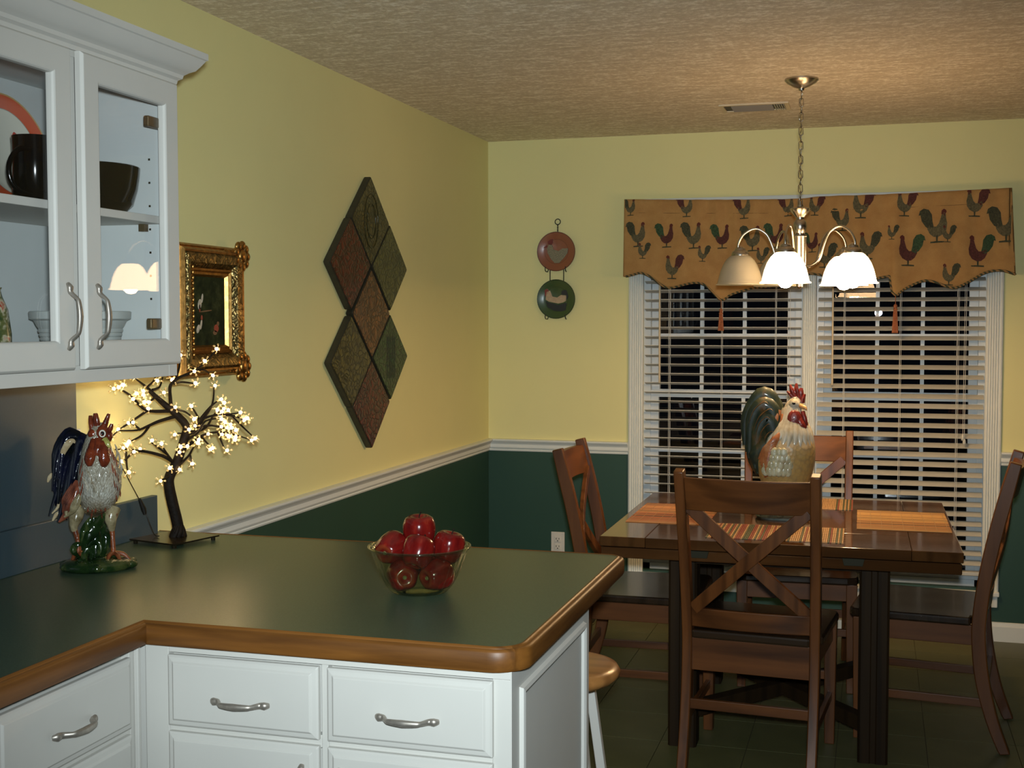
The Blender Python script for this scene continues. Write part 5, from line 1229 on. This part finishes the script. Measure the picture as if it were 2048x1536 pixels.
for k in range(13):
    a = -1.45 + 2.9 * k / 12
    sx_, sy_ = sin(a), -cos(a)
    g.tube([(xb(1581) + .034 * sx_, .036 * sy_, zb(825)), (xb(1580) + .050 * sx_, .052 * sy_, zb(848)), (xb(1577) + .078 * sx_, .074 * sy_, zb(872)), (xb(1572) + .100 * sx_, .088 * sy_, zb(898 + 7 * (k % 2)))], [.008, .012, .014, .003], 8, sub=4, flat=.45, upv=(sx_, sy_, 0.3))
g.build('neck_feathers', q_neck, t2, world=False, smooth=60)
g = MB()
for i, (ax, ay, bx, by, cx2, cy2, dx, dy, w_, yy) in enumerate(((1550, 800, 1520, 796, 1492, 845, 1489, 900, .030, .0), (1556, 812, 1528, 806, 1500, 845, 1494, 915, .032, .02), (1550, 818, 1522, 815, 1502, 850, 1498, 925, .032, -.03), (1546, 830, 1524, 830, 1508, 862, 1504, 935, .034, .0), (1548, 842, 1530, 842, 1514, 875, 1510, 945, .034, -.035), (1545, 858, 1532, 856, 1520, 886, 1516, 955, .036, -.02), (1545, 870, 1536, 868, 1526, 895, 1522, 955, .036, .02))):
    feather(g, [B(1540, 935, yy * .5), B(1545, 880, yy), B(ax - 8, ay + 14, yy), B(bx, by + 4, yy), B(cx2, cy2, yy), B(dx, dy, yy * .8)], w_, .55)
g.tube([B(1552, 900), B(1530, 900), B(1512, 920), B(1518, 955)], [.05, .058, .05, .02], 10, sub=3, flat=.8)
g.build('tail', q_tail, t2, world=False, smooth=60)
g = MB()
for k, (ax, ay, bx, by) in enumerate(((1536, 826, 1506, 870), (1530, 842, 1510, 885), (1534, 856, 1516, 900), (1526, 812, 1497, 855), (1540, 870, 1526, 905))):
    g.tube([B(ax + 8, ay + 4, -.052), B(ax, ay, -.050), B((ax + bx) / 2 - 4, (ay + by) / 2 - 6, -.050), B(bx, by, -.044)], [.001, .0032, .0036, .0012], 6, sub=4, flat=.6)
g.build('tail_streaks', q_streak, t2, world=False, smooth=60)
g = MB()
for k in range(7): g.tube([B(1566 - k * 3, 868 + k * 2, -.055), B(1548 - k * 2, 886 + k * 5, -.078), B(1530 + k, 905 + k * 7, -.074), B(1517 + 2 * k, 925 + 6 * k, -.055)], [.010, .015, .014, .003], 8, sub=4, flat=.5, upv=(0, 1, 0.2))
g.tube([B(1548, 872, -.03), B(1551, 848, -.035), B(1556, 828, -.032)], [.018, .017, .009], 10, sub=4, flat=.6); g.tube([B(1559, 870, -.04), B(1561, 850, -.035), B(1561, 836, -.03)], [.012, .010, .004], 8, sub=4)
g.build('saddle_feathers', q_rust, t2, world=False, smooth=60)
g = MB(); random.seed(8)
for r_ in range(4):
    for k in range(7 - r_):
        g.ell(B(1530 + k * 8.5 + r_ * 3, 946 - r_ * 12, -.084 - .004 * (3 - abs(k - 3)) + (.012 if k in (0, 6) else 0)), (.015, .0055, .021), 8, k=6)
g.build('wing', q_wing, t2, world=False, smooth=60)
g = MB()
for pts, r in (([B(1586, 808, -.006), B(1576, 797, -.006), B(1570, 792, -.004)], [.012, .012, .006]), ([B(1588, 806, -.006), B(1579, 790, -.008), B(1576, 779, -.008)], [.013, .014, .006]), ([B(1592, 806, -.008), B(1588, 788, -.012), B(1588, 776, -.012)], [.013, .013, .005]), ([B(1596, 808, -.008), B(1596, 794, -.012), B(1598, 785, -.012)], [.013, .012, .005]), ([B(1600, 814, -.010), B(1602, 804, -.012), B(1605, 797, -.012)], [.012, .010, .005])): g.tube(pts, r, 10, sub=4, flat=.6)
g.ell(B(1590, 806, -.008), (.026, .011, .016), 12); g.ell(B(1585, 794, -.008), (.018, .009, .016), 12)
g.build('comb', q_red, t2, world=False, smooth=60)
g = MB()
g.ell(B(1584, 846, -.050), (.026, .011, .036), 14); g.tube([B(1590, 832, -.036), B(1594, 845, -.046), B(1600, 856, -.048), B(1607, 862, -.044)], [.010, .014, .014, .006], 10, sub=4, flat=.7); g.tube([B(1600, 830, -.036), B(1604, 845, -.040), B(1609, 858, -.040)], [.008, .010, .004], 10, sub=3)
g.build('wattles', q_red, t2, world=False, smooth=60)
MB().ell(B(1584, 817, -.020), (.022, .020, .022), 14).build('face', q_neck, t2, world=False, smooth=60)
MB().tube([B(1596, 820, -.024), B(1604, 823, -.038), B(1608, 828, -.044)], [.010, .008, .0015], 10, sub=3).build('beak', glaze('tan_beak_glaze', [(0.3, (0.36, 0.18, 0.06)), (0.6, (0.48, 0.27, 0.1))], 30, 0.35), t2, world=False, smooth=60)
MB().ell(B(1583, 815, -.040), (.0065, .003, .005), 10).build('eye', g_eyeb, t2, world=False, smooth=60)
g = MB(); g.lathe([(0, 0), (.098, 0.0), (.104, .008), (.098, .020), (.075, .032), (.055, .040), (0, .042)], (xb(1565), 0, 0), 36, sy=.85)
for k in range(15): a = 2 * pi * k / 15; g.ell((xb(1565) + .088 * cos(a), .075 * sin(a), .015), (.018, .015, .013), 8, k=6)
g.build('base', q_base, t2, world=False, smooth=60)

# ================================================================== LIGHTED TREE
tr = thing('lighted_blossom_tree', 'bare brown tabletop tree with glowing blossom lights on a square base', 'tree lamp', (0.141, -3.262, ZC))
bc = Vector((0.138, -3.262, 0)); 
g = MB(); yaw = radians(31); hs = 0.083
cs = [(bc.x + hs * sqrt(2) * cos(yaw + k * pi / 2), bc.y + hs * sqrt(2) * sin(yaw + k * pi / 2)) for k in range(4)]
g.prism(cs, lambda a, b: (a, b, ZC + 0.0095), lambda a, b: (a, b, ZC + 0.0135))
for a, b in cs:
    v = Vector((a, b, 0)) * 0 + bc + (Vector((a, b, 0)) - bc) * 0.86; g.lathe([(0, 0), (.006, 0), (.006, .0095), (0, .0095)], (v.x, v.y, ZC), 8)
M_plate = mat('dark_bronze_plate', (0.035, 0.026, 0.014), 0.22, 0.7)
g.build('base_plate', M_plate, tr)
BR=[
 ('trunk',0.0105,0.0042,[[0.141, -3.249, 0.923], [0.14, -3.25, 0.96], [0.131, -3.258, 1.016], [0.124, -3.264, 1.067], [0.126, -3.262, 1.093], [0.142, -3.248, 1.134], [0.155, -3.237, 1.188], [0.16, -3.232, 1.226], [0.137, -3.253, 1.263], [0.119, -3.269, 1.285], [0.101, -3.285, 1.308], [0.089, -3.296, 1.324]]),
 ('branch',0.004,0.0016,[[0.131, -3.258, 1.274], [0.135, -3.268, 1.3], [0.139, -3.277, 1.33], [0.15, -3.28, 1.347], [0.171, -3.275, 1.362], [0.194, -3.266, 1.37], [0.224, -3.253, 1.393], [0.254, -3.239, 1.428]]),
 ('branch',0.003,0.0014,[[0.135, -3.255, 1.344], [0.138, -3.236, 1.37], [0.137, -3.222, 1.395], [0.13, -3.213, 1.414]]),
 ('branch',0.003,0.0014,[[0.137, -3.253, 1.342], [0.168, -3.27, 1.347], [0.204, -3.284, 1.346], [0.231, -3.306, 1.345]]),
 ('branch',0.003,0.0014,[[0.138, -3.252, 1.35], [0.154, -3.223, 1.365], [0.182, -3.182, 1.377], [0.194, -3.156, 1.361]]),
 ('branch',0.003,0.0014,[[0.09, -3.295, 1.324], [0.092, -3.308, 1.335], [0.108, -3.31, 1.348], [0.12, -3.314, 1.363]]),
 ('branch',0.003,0.0014,[[0.095, -3.291, 1.326], [0.09, -3.249, 1.332], [0.078, -3.214, 1.356]]),
 ('branch',0.003,0.0014,[[0.09, -3.295, 1.326], [0.086, -3.321, 1.342], [0.078, -3.351, 1.362]]),
 ('branch',0.0035,0.0014,[[0.116, -3.272, 1.29], [0.113, -3.305, 1.306], [0.118, -3.331, 1.302], [0.119, -3.36, 1.297]]),
 ('branch',0.004,0.0014,[[0.126, -3.262, 1.268], [0.096, -3.308, 1.271], [0.085, -3.336, 1.287], [0.078, -3.36, 1.311], [0.066, -3.39, 1.331], [0.058, -3.415, 1.336]]),
 ('branch',0.003,0.0014,[[0.085, -3.299, 1.272], [0.052, -3.314, 1.247], [0.02, -3.339, 1.219], [0.02, -3.382, 1.198]]),
 ('branch',0.004,0.0014,[[0.138, -3.251, 1.253], [0.111, -3.288, 1.242], [0.094, -3.314, 1.231], [0.078, -3.34, 1.222], [0.047, -3.379, 1.223]]),
 ('branch',0.003,0.0014,[[0.088, -3.297, 1.231], [0.101, -3.354, 1.21], [0.102, -3.421, 1.196]]),
 ('branch',0.0025,0.0014,[[0.07, -3.313, 1.22], [0.048, -3.31, 1.234], [0.027, -3.306, 1.238]]),
 ('branch',0.004,0.0014,[[0.135, -3.254, 1.128], [0.119, -3.288, 1.15], [0.087, -3.334, 1.166], [0.077, -3.362, 1.163], [0.072, -3.384, 1.149], [0.071, -3.404, 1.144]]),
 ('branch',0.0025,0.0014,[[0.069, -3.314, 1.163], [0.036, -3.321, 1.168], [0.02, -3.355, 1.17]]),
 ('branch',0.0025,0.0014,[[0.042, -3.338, 1.162], [0.062, -3.366, 1.136], [0.083, -3.393, 1.118]]),
 ('branch',0.003,0.0014,[[0.132, -3.257, 1.13], [0.146, -3.313, 1.164], [0.164, -3.365, 1.192]]),
 ('branch',0.0025,0.0014,[[0.123, -3.265, 1.15], [0.092, -3.271, 1.173], [0.07, -3.267, 1.186]]),
 ('branch',0.003,0.0014,[[0.145, -3.246, 1.121], [0.175, -3.249, 1.146], [0.195, -3.261, 1.167], [0.215, -3.274, 1.184]]),
 ('branch',0.0025,0.0014,[[0.167, -3.226, 1.145], [0.16, -3.209, 1.13], [0.152, -3.194, 1.12]]),
 ('branch',0.003,0.0014,[[0.127, -3.261, 1.095], [0.135, -3.3, 1.091], [0.143, -3.338, 1.089]]),
 ('branch',0.0025,0.0014,[[0.132, -3.257, 1.101], [0.155, -3.305, 1.116], [0.18, -3.352, 1.128]]),
 ('branch',0.004,0.0014,[[0.158, -3.234, 1.205], [0.171, -3.199, 1.22], [0.178, -3.17, 1.243], [0.187, -3.139, 1.282], [0.182, -3.121, 1.327]]),
 ('branch',0.003,0.0014,[[0.183, -3.211, 1.24], [0.226, -3.203, 1.254], [0.26, -3.203, 1.257], [0.301, -3.197, 1.262]]),
 ('branch',0.004,0.0014,[[0.148, -3.243, 1.155], [0.173, -3.22, 1.183], [0.198, -3.197, 1.201], [0.227, -3.172, 1.206], [0.255, -3.146, 1.198], [0.29, -3.115, 1.181]]),
 ('branch',0.003,0.0014,[[0.18, -3.214, 1.23], [0.22, -3.224, 1.269], [0.25, -3.243, 1.288], [0.28, -3.261, 1.301]]),
 ('branch',0.003,0.0014,[[0.177, -3.217, 1.221], [0.2, -3.166, 1.223], [0.223, -3.114, 1.207], [0.225, -3.082, 1.205]]),
 ('branch',0.0025,0.0014,[[0.192, -3.203, 1.191], [0.22, -3.223, 1.178], [0.245, -3.247, 1.171]]),
 ('branch',0.0025,0.0014,[[0.224, -3.175, 1.202], [0.223, -3.153, 1.174], [0.22, -3.132, 1.152]]),
 ('branch',0.003,0.0014,[[0.24, -3.16, 1.253], [0.268, -3.158, 1.249], [0.291, -3.16, 1.241]]),
 ('branch',0.0025,0.0014,[[0.251, -3.15, 1.249], [0.247, -3.085, 1.216], [0.248, -3.016, 1.177]]),
 ('branch',0.0025,0.0014,[[0.185, -3.21, 1.246], [0.193, -3.248, 1.271], [0.203, -3.285, 1.286]]),
 ('branch',0.0025,0.0014,[[0.139, -3.251, 1.272], [0.185, -3.278, 1.268], [0.228, -3.308, 1.254]]),
 ('branch',0.002,0.0012,[[0.153, -3.238, 1.206], [0.161, -3.277, 1.21], [0.172, -3.313, 1.211]]),
 ('branch',0.003,0.0014,[[0.161, -3.231, 1.188], [0.201, -3.241, 1.211], [0.234, -3.257, 1.243], [0.281, -3.261, 1.252]]),
 ('branch',0.003,0.0014,[[0.167, -3.226, 1.205], [0.187, -3.177, 1.218], [0.195, -3.14, 1.254], [0.208, -3.097, 1.26]]),
]
FL=[
[0.263, -3.249, 1.435],[0.234, -3.262, 1.402],[0.208, -3.273, 1.378],[0.138, -3.225, 1.417],[0.238, -3.317, 1.346],[0.201, -3.168, 1.362],[0.104, -3.255, 1.316],[0.14, -3.269, 1.355],[0.144, -3.265, 1.28],[0.13, -3.369, 1.298],[0.121, -3.377, 1.298],[0.084, -3.373, 1.306],[0.093, -3.366, 1.32],[0.091, -3.336, 1.326],[0.12, -3.378, 1.317],[0.076, -3.399, 1.344],[0.065, -3.427, 1.336],[0.092, -3.311, 1.277],[0.034, -3.318, 1.239],[0.056, -3.329, 1.242],[0.02, -3.346, 1.222],[0.02, -3.385, 1.205],[0.11, -3.432, 1.198],[0.032, -3.343, 1.174],[0.106, -3.436, 1.193],[0.074, -3.328, 1.17],[0.086, -3.371, 1.168],[0.077, -3.416, 1.146],[0.09, -3.405, 1.119],[0.171, -3.378, 1.194],[0.078, -3.279, 1.188],[0.17, -3.241, 1.216],[0.182, -3.23, 1.226],[0.152, -3.257, 1.174],[0.15, -3.26, 1.157],[0.19, -3.284, 1.175],[0.187, -3.363, 1.129],[0.152, -3.258, 1.109],[0.15, -3.351, 1.091],[0.159, -3.206, 1.121],[0.223, -3.286, 1.186],[0.21, -3.297, 1.287],[0.236, -3.32, 1.255],[0.179, -3.325, 1.212],[0.189, -3.133, 1.33],[0.287, -3.273, 1.302],[0.292, -3.268, 1.293],[0.207, -3.117, 1.266],[0.216, -3.108, 1.26],[0.287, -3.273, 1.253],[0.295, -3.266, 1.241],[0.235, -3.183, 1.222],[0.231, -3.125, 1.224],[0.232, -3.094, 1.206],[0.235, -3.183, 1.201],[0.224, -3.132, 1.195],[0.251, -3.168, 1.194],[0.261, -3.16, 1.184],[0.228, -3.144, 1.152],[0.252, -3.259, 1.172],[0.246, -3.265, 1.167],[0.209, -3.207, 1.204],[0.308, -3.209, 1.265],[0.298, -3.172, 1.243],[0.305, -3.166, 1.246],[0.296, -3.128, 1.18],[0.255, -3.028, 1.178],[0.233, -3.123, 1.215],[0.208, -3.146, 1.251],[0.225, -3.283, 1.195],[0.205, -3.149, 1.268],[0.127, -3.326, 1.354],[0.086, -3.363, 1.363],[0.068, -3.407, 1.34],[0.02, -3.389, 1.202],[0.222, -3.133, 1.215],[0.26, -3.221, 1.266],[0.262, -3.158, 1.19],]

trunk = [tuple(q) for q in BR[0][3]]
MB().tube([(trunk[0][0], trunk[0][1] - .005, ZC + .012)] + trunk, [.022, .0155, .0150, .0148, .0140, .0135, .0125, .0115, .0100, .0085, .0068, .0050], 10, sub=3).build('trunk', M_bark, tr, smooth=60)
g = MB(); random.seed(2)
for k in range(9): a = random.uniform(0, 6.28); g.tube([(bc.x + .003 + .018 * cos(a), bc.y + .012 + .018 * sin(a), ZC + .012), (bc.x + .003 + .014 * cos(a + .5), bc.y + .012 + .014 * sin(a + .5), ZC + .030), (bc.x + .003 + .008 * cos(a + .9), bc.y + .012 + .008 * sin(a + .9), ZC + .048)], [.007, .007, .004], 6, sub=2)
g.build('root_collar', M_bark, tr, smooth=60)
for nm, ra, rb, pts in BR[1:]:
    MB().tube(pts, [ra * 1.35, rb * 1.3], 6, sub=4).build('branch', M_bark, tr, smooth=60)
# one blossom: led + five petals, then copies
bl = MB()
for k in range(5):
    a = 2 * pi * k / 5; c, s = cos(a), sin(a)
    Rm = Matrix.Rotation(a, 3, 'Z') @ Matrix.Rotation(radians(-28), 3, 'Y')
    bl.ell((0.0122 * c, 0.0122 * s, 0.0045), (0.0036, 0.0034, 0.0016), 7, R=Rm, k=5); bl.tube([(0.003 * c, 0.003 * s, 0), (0.0095 * c, 0.0095 * s, 0.0035)], 0.0009, 4)
bl.tube([(0, 0, -0.008), (0, 0, 0.000)], [0.0018, 0.003], 6)
bproto = bl.build('blossom', M_petal, tr, world=False, smooth=60)
led = MB().ell((0, 0, 0.003), (0.0043, 0.0043, 0.005), 7, k=5).build('light', M_led, bproto, world=False, smooth=60)
random.seed(21)
for i, f in enumerate(FL):
    loc = Vector(f) - tr.location; loc.x += 0.004
    d = (Vector(CAM) - Vector(f)).normalized() * 0.8 + Vector((random.uniform(-1, 1), random.uniform(-.8, .4), random.uniform(-.9, .9))) * 0.9
    if f[0] < 0.05 and d.x < 0.2: d.x = 0.6
    e = d.to_track_quat('Z', 'Y').to_euler()
    if i == 0: o = bproto; l_ = led
    else:
        o = bproto.copy(); COL.objects.link(o); o.parent = tr; l_ = led.copy(); COL.objects.link(l_); l_.parent = o
    o.location = loc; o.rotation_euler = e; o.scale = (random.uniform(0.92, 1.1),) * 3
cord = MB().tube([(0.105, -3.285, ZC + .018), (0.085, -3.275, ZC + .018), (0.062, -3.262, ZC + .045), (0.045, -3.262, ZC + .085), (0.035, -3.300, ZC + .150), (0.028, -3.345, ZC + .215), (0.020, -3.42, ZC + .290)], 0.0013, 6, sub=4).build('power_cord', M_iron, tr, smooth=60)
MB().tube([(0.0475, -3.262, ZC + .070), (0.044, -3.263, ZC + .085), (0.0405, -3.277, ZC + .115)], [.004, .0075, .004], 8, sub=2).build('cord_switch', M_iron, cord, smooth=60)

# ================================================================== FRUIT BOWL
BX, BY = 0.993, -3.658
t = thing('glass_bowl', 'clear ribbed glass bowl holding red apples on the green counter', 'bowl', (BX, BY, ZC))
def bowl_mesh():
    n = 216; pr = [(0.0, 0.0, 0), (0.050, 0.0, 0), (0.062, 0.003, 0.3), (0.074, 0.018, 1), (0.088, 0.044, 1), (0.099, 0.072, 1), (0.1045, 0.088, 0.6), (0.106, 0.093, 0), (0.1115, 0.097, 0), (0.113, 0.101, 0), (0.110, 0.104, 0), (0.106, 0.102, 0), (0.101, 0.088, 0), (0.095, 0.072, 0), (0.084, 0.044, 0), (0.070, 0.020, 0), (0.055, 0.0065, 0), (0.0, 0.0055, 0)]
    vs_ = []
    for r, z, w_ in pr:
        for k in range(n): rr = max(r, 1e-4) + w_ * 0.0011 * cos(k * pi / 3); a = 2 * pi * k / n; vs_.append((rr * cos(a), rr * sin(a), z))
    L = len(pr)
    m = MB(); m.add(vs_, [(i * n + k, i * n + (k + 1) % n, (i + 1) * n + (k + 1) % n, (i + 1) * n + k) for i in range(L - 1) for k in range(n)] + [tuple(range(n))[::-1], tuple((L - 1) * n + k for k in range(n))]); return m
bowl_mesh().build('bowl', M_bowlglass, t, world=False, smooth=60)
MB().tube([(0.1115 * cos(a), 0.1115 * sin(a), 0.101) for a in [2 * pi * k / 48 for k in range(48)]], 0.0026, 8, closed=True).build('rim', M_bowlglass, t, world=False, smooth=60)
m, tt, out = nt('red_apple_skin'); b = principled(tt, out, (0.3, 0.02, 0.01), 0.2, 0, 0.4, 0.15)
n1 = noise(tt, coords(tt, (1, 1, 0.22)), 55, 4); n2 = noise(tt, coords(tt), 14, 2)
oi_ = tt.nodes.new('ShaderNodeObjectInfo')
c1 = ramp(tt, n1, [(0.3, (0.075, 0.003, 0.003)), (0.6, (0.15, 0.007, 0.005)), (0.8, (0.26, 0.03, 0.012))])
s = tt.nodes.new('ShaderNodeSeparateXYZ'); lk(tt, coords(tt), s.inputs[0])
mr = tt.nodes.new('ShaderNodeMapRange'); mr.inputs[1].default_value = -0.030; mr.inputs[2].default_value = -0.040; lk(tt, s.outputs[2], mr.inputs[0])
mm_ = tt.nodes.new('ShaderNodeMath'); mm_.operation = 'MULTIPLY'; lk(tt, mr.outputs[0], mm_.inputs[0]); lk(tt, n2, mm_.inputs[1])
lk(tt, mixc(tt, mm_.outputs[0], c1, (0.26, 0.10, 0.025)), b.inputs['Base Color'])
M_apple = m
ap = thing('apple', 'topmost deep red apple with upright stem in the glass bowl', 'apple', (0, 0, 0), 0, 'red apples in the glass bowl')
pr = [(0, -.026), (.006, -.0275), (.013, -.0325), (.020, -.033), (.027, -.026), (.033, -.012), (.0362, .004), (.0355, .018), (.031, .029), (.023, .0345), (.015, .034), (.008, .0295), (.003, .025), (0, .024)]
nn_ = 28; vs_ = []
for r, z in pr:
    for k in range(nn_): a = 2 * pi * k / nn_; rr = max(r, 1e-4) * (1 + 0.035 * cos(5 * a) * (1 if z < 0.01 else 0.5)); vs_.append((rr * cos(a), rr * sin(a), z * (1.0)))
mb_ = MB(); mb_.add(vs_, [(i * nn_ + k, i * nn_ + (k + 1) % nn_, (i + 1) * nn_ + (k + 1) % nn_, (i + 1) * nn_ + k) for i in range(len(pr) - 1) for k in range(nn_)])
fl = mb_.build('flesh', M_apple, ap, world=False, smooth=60)
st = MB().tube([(0, 0, .022), (.001, 0, .034), (.005, .001, .044)], [.0012, .0011, .0018], 6, sub=3).build('stem', M_bark, ap, world=False, smooth=60)
ca = MB().lathe([(0, -.0275), (.002, -.028), (.004, -.0295), (.005, -.0275), (0, -.026)], n=8).build('calyx', mat('calyx', (0.12, 0.10, 0.03), 0.7), ap, world=False, smooth=60)
reg(ap)
lat = Vector((0.935, 0.353, 0)); fwd = Vector((-0.353, 0.935, 0))
APL = [(0, .014, .1315, .15, 0, 'topmost deep red apple with upright stem in the glass bowl'), (-.004, -.054, .097, .5, .2, 'dark red apple front and centre in the glass bowl, below the topmost one'),
       (-.062, .000, .097, 1.9, 2.6, 'red apple at the left of the glass bowl with its blossom end showing'), (.064, .000, .097, .3, 1.2, 'bright red apple at the right of the glass bowl, partly above the rim'),
       (-.002, .072, .091, .3, 2, 'red apple at the back of the glass bowl, mostly behind the topmost one'), (-.036, -.031, .0425, 1.6, .5, 'red apple on the bowl bottom, front left, seen through the glass'),
       (.036, -.031, .0425, 1.4, -.4, 'red apple on the bowl bottom, front right, seen through the glass'), (-.034, .037, .0425, .6, 1, 'red apple on the bowl bottom at the back left'), (.036, .037, .0425, .4, 2, 'red apple on the bowl bottom at the back right')]
for i, (a, b, z, tilt, rz, lab) in enumerate(APL):
    o = ap if i == 0 else dup(ap)
    p_ = Vector((BX, BY, ZC + z)) + lat * a + fwd * b
    o.location = p_; o['label'] = lab; sc_ = 1.0 if i else 1.03; o.scale = (sc_ * .97,) * 3
    o.rotation_euler = Euler((-tilt if i in (1, 5, 6) else tilt * .6, tilt * .5 if i != 0 else 0, rz))
